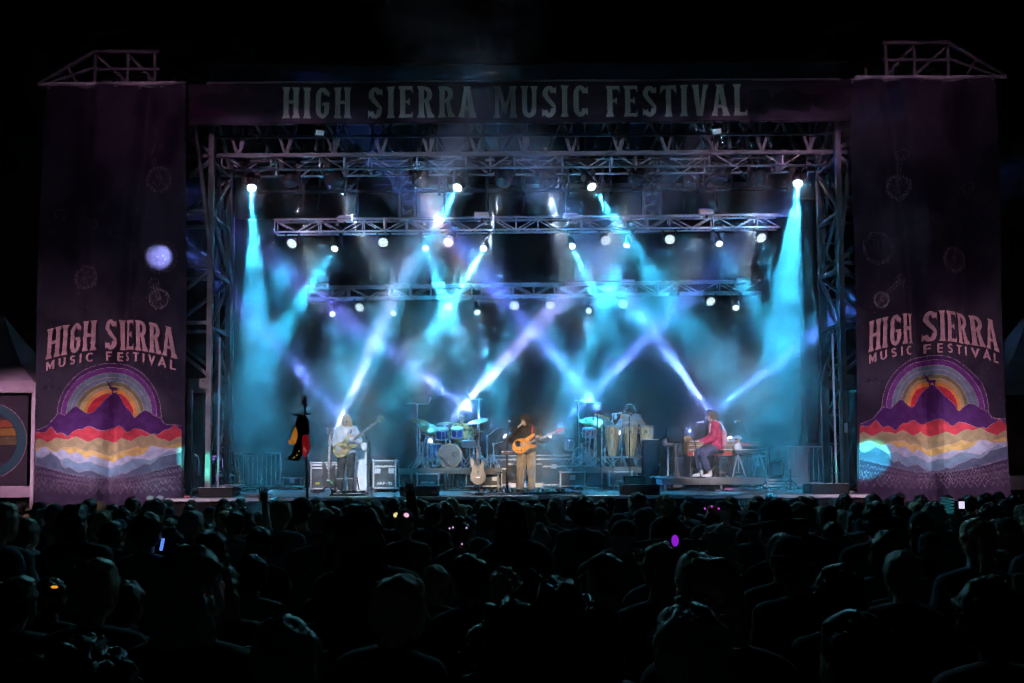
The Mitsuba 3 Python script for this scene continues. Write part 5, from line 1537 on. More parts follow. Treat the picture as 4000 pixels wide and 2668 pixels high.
wedge('black subwoofer at the stage edge in front of the drum riser', 1561, 1709, 20.25, .20)
wedge('black subwoofer at the stage edge in front of the congas', 2431, 2578, 20.25, .20)
wedge('black subwoofer at the right end of the stage edge', 3167, 3318, 20.25, .20)
wedge('black subwoofer at the left end of the stage edge', 772, 912, 20.4, .19)
wedge('dark box behind the front subwoofer by the congas', 2442, 2520, 22.6, .36, .4)
k = thing('side_panel_case', 'tall dark panel standing right of the congas', 'equipment case')
a, b = on(2516, 24.3, DECK), on(2578, 24.3, DECK)
part(k, 'panel', rbox((a + b) / 2 + [0, .2, .62], [b[0] - a[0], .35, 1.22], .015), M('black_matte'))
part(k, 'top_trim', boxm((a + b) / 2 + [0, .03, 1.235], [b[0] - a[0], .03, .012]), M('alu_dull'))
k = thing('side_panel_case', 'dark panel hiding the left end of the keyboards', 'equipment case')
a, b = on(2612, 23.9, KEYTOP), on(2676, 23.9, KEYTOP)
part(k, 'panel', rbox((a + b) / 2 + [0, .12, 1.02], [b[0] - a[0], .2, .36], .015), M('black_matte'))
part(k, 'support', boxm((a + b) / 2 + [0, .12, .42], [.05, .05, .83]), M('black'))

# ------------------------------------------------------------------ keyboards


def keybed(k, c, w, rows):
    for (dy, dz) in rows:
        n = 36
        wk = w / n
        part(k, 'white_keys', cat([boxm(c + [-w / 2 + (i + .5) * wk, dy, dz], [wk * .88, .13, .018]) for i in range(n)]), M('white'), kind='stuff')
        part(k, 'black_keys', cat([boxm(c + [-w / 2 + (i + 1) * wk, dy + .03, dz + .014], [wk * .5, .08, .016]) for i in range(n) if i % 7 not in (2, 6)]), M('black_gloss'), kind='stuff')


k = thing('organ', 'long wooden organ with two rows of keys behind the player in red', 'organ')
a, b = on(2688, 24.95, KEYTOP), on(2886, 24.95, KEYTOP)
c = (a + b) / 2; w = b[0] - a[0]
part(k, 'lower_case', rbox(c + [0, .3, .62], [w, .62, .10], .012), M('wood'))
part(k, 'upper_case', rbox(c + [0, .45, .80], [w, .34, .18], .012), M('wood'))
part(k, 'top_board', boxm(c + [0, .42, .905], [w + .04, .45, .03]), M('white_cloth'))
part(k, 'front_panel', boxm(c + [0, -.016, .575], [w, .02, .10]), M('red_plastic'))
part(k, 'name_plate', boxm(c + [-w * .30, -.03, .58], [.24, .012, .085]), M('white'))
keybed(k, c, w - .1, ((.09, .685), (.25, .80)))
for sx in (-1, 1):
    part(k, 'cheek', rbox(c + [sx * (w / 2 - .02), .3, .74], [.05, .6, .26], .01), M('wood'))
    part(k, 'leg', boxm(c + [sx * (w / 2 - .1), .3, .28], [.07, .5, .555]), M('black'))
k = thing('folded_cloth', 'patterned red and yellow cloth lying on top of the organ', 'cloth')
rs = np.random.default_rng(2)
for i in range(5):
    part(k, 'fold', ball(c + [-.42 + .22 * i, .35, .935], .12, 6, (1.0, .9, .22)), M(('drum_red', 'red_plastic', 'yellow', 'red_plastic', 'drum_red')[i]), True)
k = thing('towel', 'white towel thrown over the right end of the organ', 'towel')
part(k, 'roll', tube([on(2860, 25.2, KEYTOP + .95), on(2875, 25.15, KEYTOP + 1.0), on(2888, 25.1, KEYTOP + .985), on(2898, 25.05, KEYTOP + .95)], [.03, .045, .045, .02], 8), M('white_cloth'), True)
part(k, 'drop', tube([on(2886, 24.9, KEYTOP + .95), on(2884, 24.86, KEYTOP + .86), on(2885, 24.86, KEYTOP + .72)], [.035, .05, .04], 8), M('wood_pale'), True)
k = thing('shaggy_bundle', 'small shaggy tan bundle on the left end of the organ', 'bundle')
m = ball(on(2688, 25.1, KEYTOP + .965), .10, 8, (1, .8, .6)); m.vertices += rs.normal(0, .012, m.vertices.shape)
single(k, m, M('wood_pale'))
k = thing('synthesizer', 'red topped synthesizer on a tall black stand at the right of the keys', 'synthesizer')
c = on(2940, 24.4, KEYTOP)
part(k, 'case', rbox(c + [0, .2, .80], [.44, .3, .09], .012), M('red_plastic'), )
part(k, 'lower_keyboard', rbox(c + [-.03, .15, .62], [.78, .32, .08], .012), M('black'))
keybed(k, c + [-.03, 0, 0], .74, ((.06, .668),))
part(k, 'panel', rbox(c + [-.28, .25, .74], [.20, .04, .18], .01), M('alu_dull'))
for sx in (-.3, .22):
    for dx in (-.16, .16): part(k, 'leg', tube([c + [sx, .2, .58], c + [sx + dx, .12, .012]], .016, 6), M('alu_dull'))
part(k, 'pole', tube([c + [.02, .25, .012], c + [.02, .25, .76]], .02, 6), M('black'))
part(k, 'cross_bar', tube([c + [-.4, .2, .57], c + [.4, .2, .57]], .016, 6), M('black'))
mic_stand('boom microphone stand in front of the keyboard player', on(2738, 23.5, KEYTOP), at(2701, 1652, 23.6), (at(2664, 1661, 23.6) - at(2701, 1652, 23.6), at(2721, 1651, 23.6) - at(2701, 1652, 23.6)), ((1, 0, .12), 'alu_dull'))
mic_stand('microphone stand with an orange microphone right of the keyboards', on(2925, 25.3, KEYTOP), at(2912, 1680, 25.3), (V3(0, 0, 0), at(2896, 1642, 25.3) - at(2912, 1680, 25.3)), ((-.98, 0, -.2), 'orange'))
mic_stand('low black goose-neck stand beside the black bag', on(3012, 23.3, DECK), at(3003, 1752, 23.3), (V3(0, 0, 0), V3(.1, 0, .03)), None)
mic_stand('small black cross stand at the right of the stage', on(3089, 22.6, DECK), at(3087, 1838, 22.6), (V3(-.12, 0, -.12), V3(.11, 0, -.13)), None, 'black', None, False)
k = thing('equipment_bag', 'tall black soft bag standing on the low case at the right', 'bag')
p = on(3038, 23.3, DECK + .285)
part(k, 'bag', rbox(p + [0, .15, .20], [.34, .28, .40], .07), M('black_matte'), 40)
part(k, 'strap', tube([p + [-.1, .02, .39], p + [-.06, 0, .44], p + [.06, 0, .44], p + [.1, .02, .39]], .012, 6), M('black'))
k = thing('pedal_lights', 'small glowing pink and blue pedal panel under the keyboard riser', 'effects pedal')
p = on(2845, 22.9, DECK)
part(k, 'tray', rbox(p + [0, 0, .022], [.62, .2, .04], .008), M('alu_dull'))
part(k, 'pink_screen', boxm(p + [0, -.05, .055], [.14, .08, .02]), M('lens'), emitter=glow((1.0, .08, .45), .9))
k = thing('keyboard_speaker', 'dim rounded keyboard speaker behind the left end of the keys', 'loudspeaker')
part(k, 'body', rbox(on(2610, 25.6, KEYTOP + .88), [.30, .25, .22], .05), M('alu_dull'), 40)
part(k, 'top', ball(on(2627, 25.6, KEYTOP + 1.08), .09, 7), M('alu_dull'), True)
part(k, 'stand', tube([on(2610, 25.6, KEYTOP + .01), on(2610, 25.6, KEYTOP + .8)], .025, 8), M('alu_dull'))

# ------------------------------------------------------------------ guitars on stands, pedals, cables, bottle
k = thing('stand_guitar', 'cream electric guitar standing upright on a guitar stand', 'guitar')
zc = (0.06, 0, 1)
gz = on(1868, 21.3, DECK)
GRs = gframe((-.035, .12, 1), (0, -1, .1))
guitar(k, GRs, gz + [0, 0, .42], 'guitar_cream', neckmat='rosewood', headmat='rosewood', s=.98)
k = thing('guitar_stand', 'small black tripod stand holding the cream guitar', 'guitar stand')
part(k, 'pole', tube([gz + [0, .16, .20], gz + [-.02, .2, .95]], .014, 6), M('black'))
part(k, 'cradle', tube([gz + [-.12, -.03, .26], gz + [-.10, .1, .22], gz + [.10, .1, .22], gz + [.12, -.03, .26]], .016, 6), M('black'))
for a in (3.6, 5.8, 1.6): part(k, 'leg', tube([gz + [0, .14, .24], gz + [.24 * math.cos(a), .14 + .24 * math.sin(a), .012]], .014, 6), M('black'))
k = thing('stand_bass', 'second bass guitar with a pale neck on a stand left of the bassist', 'bass guitar')
gz = on(1284, 22.6, DECK)
guitar(k, gframe((.01, .1, 1), (0, -1, .1)), gz + [0, 0, .36], 'black_gloss', bass=True, s=.98)
k = thing('bass_stand', 'black tripod stand with yellow ends holding the second bass', 'guitar stand')
part(k, 'pole', tube([gz + [0, .16, .16], gz + [0, .2, .8]], .014, 6), M('black'))
for a in (3.5, 5.9, 1.6): part(k, 'leg', tube([gz + [0, .14, .22], gz + [.28 * math.cos(a), .14 + .28 * math.sin(a), .012]], .016, 6), M('black'))
part(k, 'yellow_grip', rbox(gz + [-.25, .0, .24], [.10, .05, .045], .012), M('yellow'))
part(k, 'green_grip', ball(gz + [.08, -.1, .26], .03, 5), M('green'), True)
k = thing('low_microphone_stand', 'low black stand with a red tipped arm in front of the bass cabinet', 'microphone stand')
p = on(1407, 21.4, DECK)
part(k, 'leg', tube([p + [0, 0, .012], p + [-.07, 0, .36]], .014, 6), M('black'))
part(k, 'arm', tube([p + [-.07, 0, .36], p + [-.52, .05, .35]], .011, 6), M('alu_dull'))
part(k, 'red_tip', ball(p + [-.07, 0, .37], .02, 5), M('red_plastic'), True)
part(k, 'base', lathe([(0, 0), (.1, 0), (.1, .015), (0, .02)], 12, None, p + [0, 0, .001]), M('black'))
k = thing('low_microphone_stand', 'low black T-shaped stand left of the lead guitarist', 'microphone stand')
p = on(1957, 21.9, DECK)
part(k, 'leg', tube([p + [0, 0, .012], p + [0, 0, .47]], .014, 6), M('black'))
part(k, 'arm', tube([p + [-.17, 0, .48], p + [.22, 0, .43]], .012, 6), M('black'))
part(k, 'base', lathe([(0, 0), (.12, 0), (.12, .015), (0, .02)], 12, None, p + [0, 0, .001]), M('black'))
k = thing('pedal_tray', 'small lit effects tray clamped on the guitarist\'s microphone stand', 'effects tray')
p = at(1981, 1772, 22.1)
part(k, 'tray', rbox(p, [.27, .16, .06], .012), M('black'))
for i in range(4): part(k, 'switch', rbox(p + [-.10 + .066 * i, -.02, .04], [.045, .09, .03], .008), M(('white_cloth', 'orange', 'white_cloth', 'red_plastic')[i]))
rs = np.random.default_rng(21)
for j, (px, Y, n, lab) in enumerate(((2062, 21.2, 9, 'pedalboard crowded with bright pedals at the lead guitarist\'s feet'), (1362, 21.0, 7, 'dark pedalboard at the bassist\'s feet'), (1930, 21.3, 6, 'row of small colourful pedals left of the lead guitarist'), (2160, 21.5, 5, 'row of pale pedals right of the lead guitarist'))):
    k = thing('pedalboard', lab, 'pedalboard')
    p = on(px, Y, DECK)
    w = n * .105
    part(k, 'board', rbox(p + [0, 0, .03], [w, .34, .045], .01), M('black'))
    for i in range(n):
        q = p + [-w / 2 + (i + .5) * w / n, rs.uniform(-.06, .02), .085]
        part(k, 'pedal', rbox(q, [.075, .12, .055], .008), M(['white_cloth', 'red_plastic', 'alu_dull', 'orange', 'white', 'wood_pale'][int(rs.integers(6))] if j != 1 else ['black', 'grille', 'alu_dull'][int(rs.integers(3))]))
        part(k, 'footswitch', lathe([(.012, 0), (.012, .014), (0, .016)], 8, None, q + [0, -.035, .028]), M('chrome'))
k = thing('guitar_pedal', 'flat dark pedal lying in front of the cream guitar', 'effects pedal')
single(k, rbox(on(1872, 20.6, DECK + .028), [.19, .12, .05], .008), M('case'))
k = thing('white_cloth_bundle', 'crumpled white towel near the stage edge right of the guitarist', 'towel')
m = ball(on(2247, 20.6, DECK + .045), .10, 8, (1.3, .7, .42)); m.vertices += rs.normal(0, .008, m.vertices.shape)
single(k, m, M('white_cloth'), True)
k = thing('water_bottle', 'clear water bottle with blue cap near the AMP-06 case', 'bottle')
p = on(1453, 21.2, DECK)
part(k, 'bottle', lathe([(0, .002), (.033, .002), (.035, .02), (.035, .15), (.014, .19), (.014, .205), (0, .205)], 14, None, p), M('clear_plastic'), 40)
part(k, 'cap', lathe([(0, .205), (.016, .205), (.016, .228), (0, .23)], 12, None, p), M('bottle_blue'))
part(k, 'label_band', lathe([(.0355, .06), (.0362, .06), (.0362, .12), (.0355, .12)], 14, None, p), M('white'))
k = thing('drink_can', 'pale pink drink can beside the water bottle', 'can')
p = on(1437, 21.2, DECK)
part(k, 'can', lathe([(0, .002), (.028, .002), (.034, .012), (.034, .14), (.028, .15), (0, .15)], 14, None, p), M('pink_cloth'), 40)
part(k, 'rim', lathe([(.028, .15), (.03, .155), (.026, .155)], 14, None, p), M('alu'))


def cable_pile(label, px, Y, n, sx, sy, m, z=DECK, seed=0):
    k = thing('cable_pile', label, 'cables', None, 'stuff')
    r = np.random.default_rng(seed)
    ms = []
    c = on(px, Y, z)
    for i in range(n):
        t = np.linspace(0, 2 * math.pi * r.uniform(.5, 1.4), 18)
        a = r.uniform(.4, 1)
        ms.append(tube(np.stack([c[0] + r.normal(0, sx * .3) + sx * a * np.cos(t + i), c[1] + r.normal(0, sy * .3) + sy * a * np.sin(t * 1.1 + i), c[2] + .015 + .05 * np.abs(np.sin(t * 1.7 + i)) * (i / n)], -1), .010, 5))
    single(k, cat(ms), M(m), True)


cable_pile('coiled pale cables on the deck at the left end of the stage', 975, 20.9, 9, .30, .15, 'cable_pale', seed=1)
cable_pile('heap of cables hanging over the left subwoofer', 895, 20.75, 7, .22, .10, 'cable_pale', DECK + .2, 2)
cable_pile('tangle of cables around the lead guitarist\'s pedals', 1930, 20.9, 10, .45, .14, 'cable_pale', seed=3)
cable_pile('tangle of cables under the drum riser edge', 1780, 24.7, 8, .5, .12, 'cable', seed=4)
cable_pile('cables lying right of the lead guitarist', 2190, 21.6, 7, .4, .12, 'cable_pale', seed=5)
cable_pile('cables along the front of the keyboard riser', 2900, 22.9, 9, .6, .14, 'cable', seed=6)
cable_pile('cables lying on the box left of the keyboard riser', 2600, 23.1, 6, .25, .1, 'cable_pale', DECK + .3, 7)
cable_pile('cables draped at the right front stage corner', 3330, 20.5, 7, .14, .12, 'cable_pale', seed=8)
for i in range(7):
    k = thing('riser_cable', f'thin black cable hanging from the drum riser edge, {TH[i]} from the left', 'cable', 'cables hanging from the drum riser edge')
    a = on(1735 + 10 * i, 24.98, RISER - .02); b = on(1700 + 22 * i, 24.4, DECK + .01)
    single(k, tube(np.vstack([a, a + [0, -.05, -.1], (a + b) / 2 + [.04, 0, -.1], b]), .008, 5), M('cable'), True)

# ------------------------------------------------------------------ crowd fences and odds at the back of the stage


def fence(label, px0, px1, Y, h, step, extra=None):
    k = thing('barrier_fence', label, 'fence')
    a, b = on(px0, Y, DECK), on(px1, Y, DECK)
    for z in (.08, h): part(k, 'rail', tube([a + [0, 0, z], b + [0, 0, z]], .02, 8), M('fence'))
    n = int((b[0] - a[0]) / step)
    for i in range(n + 1):
        x = a[0] + (b[0] - a[0]) * i / n
        part(k, 'bar', tube([[x, Y, DECK + .09], [x, Y, DECK + h - .01]], .011, 6), M('fence'))
    for x in (a[0], b[0]): part(k, 'post', tube([[x, Y, DECK + .002], [x, Y, DECK + h + .01]], .022, 8), M('fence'))
    return k


fence('grey barred barrier along the back left of the stage', 915, 1095, 28.9, 1.02, .13)
fence('grey barred barrier along the back right of the stage', 3020, 3252, 28.9, 1.12, .125)
plain('white_screen', (.42, .43, .45))
k = thing('hanging_sheet', 'pale pleated sheet hung behind the right barrier', 'sheet')
a, b = on(3000, 29.2, DECK), on(3160, 29.2, DECK)
xs = np.linspace(a[0], b[0], 70)
V = np.array([[x, 29.2 + .03 * math.sin(x * 22), z] for z in (DECK + .01, DECK + .6, DECK + 1.12) for x in xs])
Fq = np.array([[j * 70 + i, j * 70 + i + 1, (j + 1) * 70 + i + 1, (j + 1) * 70 + i] for j in range(2) for i in range(69)])
single(k, (V, Fq), M('white_screen'), True)
k = thing('hanging_sheet', 'plastic sheet beside the left barrier with orange light put into its colour', 'sheet')
plain('orange_sheet', (.5, .16, .08))  # orange light put into the base colour of the sheet
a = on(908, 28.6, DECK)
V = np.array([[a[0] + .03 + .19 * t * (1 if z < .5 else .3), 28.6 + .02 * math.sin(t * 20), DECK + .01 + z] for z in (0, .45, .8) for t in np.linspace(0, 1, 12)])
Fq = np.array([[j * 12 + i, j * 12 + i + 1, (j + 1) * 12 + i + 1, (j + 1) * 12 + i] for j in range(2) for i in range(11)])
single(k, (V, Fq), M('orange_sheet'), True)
k = thing('patch_rack', 'dark equipment rack with blue-violet lights between the left tower posts', 'equipment rack')
p = on(862, 23.0, DECK)
part(k, 'frame', cat([bar(p + [sx * .22, sy * .2, 0.002], p + [sx * .22, sy * .2, .95], .04) for sx in (-1, 1) for sy in (-1, 1)] + [boxm(p + [0, 0, z], [.46, .44, .03]) for z in (.3, .62, .94)]), M('black'))
for i, (dx, dz, w, h) in enumerate(((-.06, .86, .16, .03), (-.1, .80, .05, .05), (.03, .80, .05, .05), (.10, .7, .012, .2), (.02, .52, .10, .02), (-.03, .38, .02, .18), (.14, .4, .012, .3), (-.1, .2, .05, .02))):
    part(k, 'indicator_light', boxm(p + [dx, -.23, dz], [w, .015, h]), M('lens'), emitter=glow((.35, .22, 1.0), .7))
cable_pile('cables hanging from the dark rack in the left tower', 880, 22.6, 7, .2, .05, 'cable_pale', DECK + .4, 12)
k = thing('grey_box', 'small grey box hung on the rear of the left tower', 'box')
p = at(876, 1758, 23.4)
part(k, 'case', rbox(p, [.15, .1, .17], .01), M('alu_dull'))
part(k, 'hook', tube([p + [0, 0, .08], p + [0, 0, .9]], .01, 6), M('alu_dull'))
part(k, 'face', boxm(p + [0, -.052, 0], [.09, .012, .10]), M('case'))
k = thing('notice_sheet', 'small white notice taped on the right tower post', 'notice')
single(k, boxm(at(3304, 1671, 20.7), [.065, .006, .20]), M('white'))
k = thing('left_desk_lamp', 'small goose-neck desk lamp glowing pale blue in the left tower', 'lamp')
p = at(765, 1775, 21.9)
part(k, 'neck', tube([p, p + [.05, 0, -.04], p + [.07, 0, -.15], p + [.06, 0, -.45]], .012, 6), M('alu_dull'))
part(k, 'bulb', tube([p + [-.02, 0, .0], p + [.03, 0, -.03]], .016, 6), M('lens'), emitter=glow((.5, .8, 1.0), .6))
k = thing('red_box', 'small box with red lights at the left foot of the stage', 'box')
p = on(735, 20.2, DECK - .1)
part(k, 'case', rbox(p, [.16, .14, .24], .01), M('case'))
for s in (-1, 1): part(k, 'red_light', boxm(p + [s * .03, -.072, .13], [.045, .02, .03]), M('lens'), emitter=glow((1.0, .05, .1), .35))
# ------------------------------------------------------------------ tents at both sides


def tent(label, xc, Y, half, zeave, zpeak, depth, side):
    k = thing('canopy_tent', label, 'tent')
    top = np.array([xc, Y + depth / 2, zpeak])
    cs = [np.array([xc + sx * half, Y + sy * depth, zeave]) for sx, sy in ((-1, 0), (1, 0), (1, 1), (-1, 1))]
    for i in range(4):
        a, b = cs[i], cs[(i + 1) % 4]
        n = 10
        vs, fs = [], []
        for r in range(n + 1):
            for s in range(n + 1):
                t = r / n
                e = a + (b - a) * s / n
                p = e + (top - e) * t
                p[2] -= .55 * math.sin(math.pi * t) * .45
                vs.append(p)
        for r in range(n):
            for s in range(n):
                q = r * (n + 1) + s
                fs.append([q, q + 1, q + n + 2, q + n + 1])
        part(k, 'roof_panel', (np.array(vs), np.array(fs)), M('tent'), True)
        m = boxm((a + b) / 2 - [0, 0, .14], [abs(b[0] - a[0]) + .02 if i % 2 == 0 else .01, abs(b[1] - a[1]) if i % 2 else .01, .28])
        part(k, 'valance', m, M('tent'))
        part(k, 'pole', bar([a[0], a[1] + .06, .01], [a[0], a[1] + .06, zeave - .02], .085), M('white'))
    return k, cs


Y = 24.0
xr = at(126, 1700, Y)[0]
ze, zp = at(126, 1487, Y)[2], at(15, 1235, Y + 1.5)[2]
k, cs = tent('white peaked canopy tent at the far left beside the banner', xr - 1.5, Y, 1.5, ze, zp, 3.0, -1)
k = thing('merchandise_panel', 'dark panel with a round teal and orange emblem hanging in the left tent', 'banner')
a = at(-300, 1900, Y + .1); b = at(110, 1545, Y + .1)
part(k, 'cloth', boxm((a + b) / 2 + [0, .03, 0], [b[0] - a[0], .02, b[2] - a[2]]), M('tent_dark'))
c = at(-45, 1722, Y + .1); u = Y / FOCAL
plain('ink_teal', (.05, .16, .16)); plain('ink_ochre', (.36, .25, .06)); plain('ink_rust', (.36, .14, .06))


def flat(poly, out):
    m = extrude(poly, .004); m.apply_transform(rotx(math.pi / 2)); m.apply_translation([0, c[1] + .018 - out, 0]); return m


disc = lambda r: Point(c[0], c[2]).buffer(r * u, 48)  # noqa: E731
part(k, 'emblem_ring', flat(disc(146).difference(disc(112)), .004), M('ink_teal'))
part(k, 'emblem_outline', flat(disc(149).difference(disc(147)), .004), M('ink_line'))
part(k, 'emblem_stripe', flat(disc(110).intersection(sbox(c[0] - 3, c[2] + .12, c[0] + 3, c[2] + .30)), .004), M('ink_ochre'))
part(k, 'emblem_stripe', flat(disc(110).intersection(sbox(c[0] - 3, c[2] + .32, c[0] + 3, c[2] + .50)), .004), M('ink_rust'))
part(k, 'emblem_stripe', flat(disc(110).intersection(sbox(c[0] - 3, c[2] - .10, c[0] + 3, c[2] + .10)), .004), M('ink_olive'))
k = thing('tent_wall', 'pale low tent wall under the dark panel in the left tent', 'tent wall')
single(k, boxm(at(-120, 1922, Y + .05), [2.9, .02, .27]), M('tent'))
xl = at(3965, 1700, Y)[0]
ze, zp = at(3965, 1462, Y)[2], at(4080, 1215, Y + 1.5)[2]
tent('pale peaked canopy tent at the far right beside the banner', xl + 1.2, Y, 1.5, ze, zp, 3.0, 1)
k = thing('tent_wall', 'pale low tent wall in the right tent', 'tent wall')
single(k, boxm(at(3990, 1885, Y + .05), [1.2, .02, .34]), M('tent'))

# ------------------------------------------------------------------ the audience, seen from behind
WHO = {}


def crowd_body(hair, seed, arm=None, hat=None):
    """Head, neck, torso, arms and legs of one standing listener who faces the stage (+y), 1.75 m tall."""
    r = np.random.default_rng(seed)
    J = {a: b * V3(-1, -1, 1) for a, b in joints().items()}
    J['head'] = V3(r.normal(0, .03), .03, 1.64)
    J['sl'], J['sr'] = V3(.16, -.01, 1.395 + r.normal(0, .012)), V3(-.16, -.01, 1.395 + r.normal(0, .012))
    Hf = headframe((r.normal(0, .35), 1, r.normal(.05, .12)))
    hs = []
    if arm == 'up':
        J['el'] = V3(.36, .12, 1.58); J['wl'] = V3(.33, .14, 1.86)
        hs = hand(J['wl'], (-.1, .05, 1), (0, 1, .1), 1, .12, .6)
    if arm == 'phone':
        J['el'] = V3(.28, .26, 1.36); J['wl'] = V3(.14, .34, 1.58)
        hs = hand(J['wl'], (-.1, .1, 1), (0, -1, .2), 1, .5, .3)
    e = .05
    body = solid(skull(J, Hf) + arms(J, 0) + torso(J, 0), e, 3)
    if hs: body = cat([body, solid(hs, .012, 1)])
    top = solid(torso(J, .03) + arms(J, .022, 1 if seed % 3 else 2) + [hullof((J['hl'], .115), (J['hr'], .115), (J['waist'], .12))], e, 3)
    top.vertices += top.vertex_normals * (.008 * np.sin(top.vertices[:, 2:3] * 30 + seed))
    low = solid(legs(J, .02, .98) + [hullof((J['a' + s], .05), (J['t' + s] + [0, 0, .01], .04)) for s in 'lr'], .08, 2)
    b = {'body': body, 'top': top, 'trousers': low}
    if hair == 'short': b['hair'] = hairmass(J, Hf, CAP, seed, .010, .028)
    if hair == 'curly': b['hair'] = hairmass(J, Hf, [[((0, .03, .05), .12), ((0, -.02, .06), .10)], [((-.07, .03, 0), .065), ((.07, .03, 0), .065)], [((0, .07, -.03), .09)]], seed, .026, .024)
    if hair == 'frizzy': b['hair'] = hairmass(J, Hf, [[((0, .03, .04), .135), ((0, .0, .03), .13)], [((-.09, .03, -.05), .075), ((.09, .03, -.05), .075)], [((0, .06, -.09), .10)]], seed, .03, .022)
    if hair == 'long': b['hair'] = hairmass(J, Hf, CAP + [[((-.06, .05, .0), .055), ((.06, .05, .0), .055), ((-.075, .065, -.22), .045), ((.075, .065, -.22), .045)], [((0, .09, -.1), .06), ((0, .10, -.34), .045)]], seed, .014, .028)
    if hair == 'bun': b['hair'] = hairmass(J, Hf, CAP + [[((0, .04, .155), .05)]], seed, .01, .028)
    if hair == 'pony': b['hair'] = hairmass(J, Hf, CAP + [[((0, .13, .04), .035), ((0, .17, -.06), .035), ((0, .14, -.2), .02)]], seed, .01, .028)
    if 'hair' in b:                                    # loose strands that stand off the hair
        hm = b['hair']
        n_ = 520 if hair in ('curly', 'frizzy') else 300
        pts, fi = trimesh.sample.sample_surface(hm, n_, seed=seed)
        nn = hm.face_normals[fi]
        vs = []
        for p_, m_ in zip(pts, nn):
            L_ = r.uniform(.012, .05 if hair in ('curly', 'frizzy') else .028)
            d_ = m_ + r.normal(0, .7, 3); d_ /= np.linalg.norm(d_)
            t_ = np.cross(d_, r.normal(0, 1, 3)); t_ /= np.linalg.norm(t_) + 1e-9
            vs += [p_ - t_ * .0025 - m_ * .006, p_ + t_ * .0025 - m_ * .006, p_ + d_ * L_ + m_ * .004]
        b['strands'] = trimesh.Trimesh(np.array(vs), np.arange(len(vs)).reshape(-1, 3), process=False)
    if hat:
        h = J['head']; q = lambda x, y, z: h + Hf @ V3(x, y, z)  # noqa: E731
        if hat == 'cap':
            b['hat'] = cat([solid([hullof((q(0, .02, .075), .10), (q(0, -.02, .07), .094))], .03, 2), placed(lathe([(0, 0), (.088, 0), (.088, .012), (0, .016)], 16), Hf, q(0, -.10 if seed % 2 else .10, .055))])
        if hat == 'beanie':
            b['hat'] = solid([hullof((q(0, .02, .09), .103), (q(0, -.01, .05), .098)), hullof((q(0, .02, .02), .106), (q(0, -.005, .02), .102))], .03, 2)
        if hat == 'brim':
            b['hat'] = cat([lathe([(0, .16), (.06, .165), (.095, .13), (.105, .035), (.21, .02), (.215, .03), (.1, .05)], 20, Hf @ V3(0, 0, 1), q(0, .01, .04))])
    return b, J, Hf


KINDS = dict(short=('short', None, None), short_b=('short', None, None), curly=('curly', None, None), frizzy=('frizzy', None, None), long=('long', None, None), long_b=('long', None, None), bun=('bun', None, None), pony=('pony', None, None),
             bald=(None, None, None), cap=('short', None, 'cap'), cap_b=('long', None, 'cap'), beanie=('short', None, 'beanie'), brim=('long', None, 'brim'), arm=('short', 'up', None), arm_b=('long', 'up', None), phone=('short', 'phone', None))
for i, (n_, (h_, a_, t_)) in enumerate(KINDS.items()):
    bb, J_, H_ = crowd_body(h_, 31 + i, a_, t_)
    WHO[n_] = ({q: mikit.ply(m, 'mat_black', q != 'strands') for q, m in bb.items()}, J_, H_)
TXT = dict(short='short-haired', short_b='cropped-haired', curly='curly-haired', frizzy='bushy-haired', long='long-haired', long_b='straight long-haired', bun='top-bun wearing', pony='ponytailed', bald='bald', cap='cap-wearing', cap_b='long-haired cap-wearing',
           beanie='beanie-wearing', brim='brimmed-hat wearing', arm='arm-raising short-haired', arm_b='arm-raising long-haired', phone='phone-holding')
mat('cloth_a', (.03, .032, .04), .9); mat('cloth_b', (.07, .07, .08), .9); mat('cloth_c', (.035, .05, .09), .9); mat('cloth_d', (.10, .035, .04), .9); mat('cloth_e', (.16, .16, .17), .9)
HAIRS, TOPS = ['hair_dark', 'hair_dark', 'hair_brown', 'hair_brown', 'hair_blond', 'hair_grey'], ['cloth_a', 'cloth_a', 'cloth_b', 'cloth_c', 'cloth_d', 'cloth_e']
cr = random.Random(19)


def listener(kind, x, y, ztop, label=None, hairm=None, topm=None, skin=None, yaw=None):
    parts, J, Hf = WHO[kind]
    hatted = {'cap': 1.80, 'cap_b': 1.80, 'beanie': 1.83, 'brim': 1.84, 'bun': 1.84, 'frizzy': 1.81, 'curly': 1.80}.get(kind, 1.775)
    s = ztop / hatted
    k = thing('person', label or f'{TXT[kind]} listener seen from behind in the dark crowd', 'person', 'listeners in the audience, seen from behind')
    tw = T().translate([x, y, 0]).rotate([0, 0, 1], math.degrees(yaw if yaw is not None else cr.gauss(0, .22))).scale([s * cr.uniform(.96, 1.06), s * cr.uniform(.96, 1.06), s])
    ms = {'body': skin or cr.choice(['skin', 'skin', 'skin', 'skin_dark']), 'top': topm or cr.choice(TOPS), 'trousers': 'jeans_navy', 'hair': hairm or cr.choice(HAIRS), 'hat': cr.choice(['cloth_a', 'cloth_b', 'cloth_c'])}
    ms['strands'] = ms['hair']
    for q, d in parts.items():
        kk = numbered(k + '__' + q)
        if q == 'strands': labels[kk] = {'kind': 'stuff'}
        scene[kk] = {**d, 'bsdf': {'type': 'ref', 'id': M(ms[q])}, 'to_world': tw}
    Mx = np.array(tw.matrix, float)
    return k, lambda v: (Mx @ np.append(J['head'] + Hf @ np.asarray(v, float), 1))[:3]


placed_at = []


keep_clear = []


def near(kind, px, py, d, label, **kw):
    p = at(px, py, d)
    keep_clear.append((px, py, d))
    placed_at.append((p[0], d))
    return listener(kind, p[0], d, p[2], label, **kw)


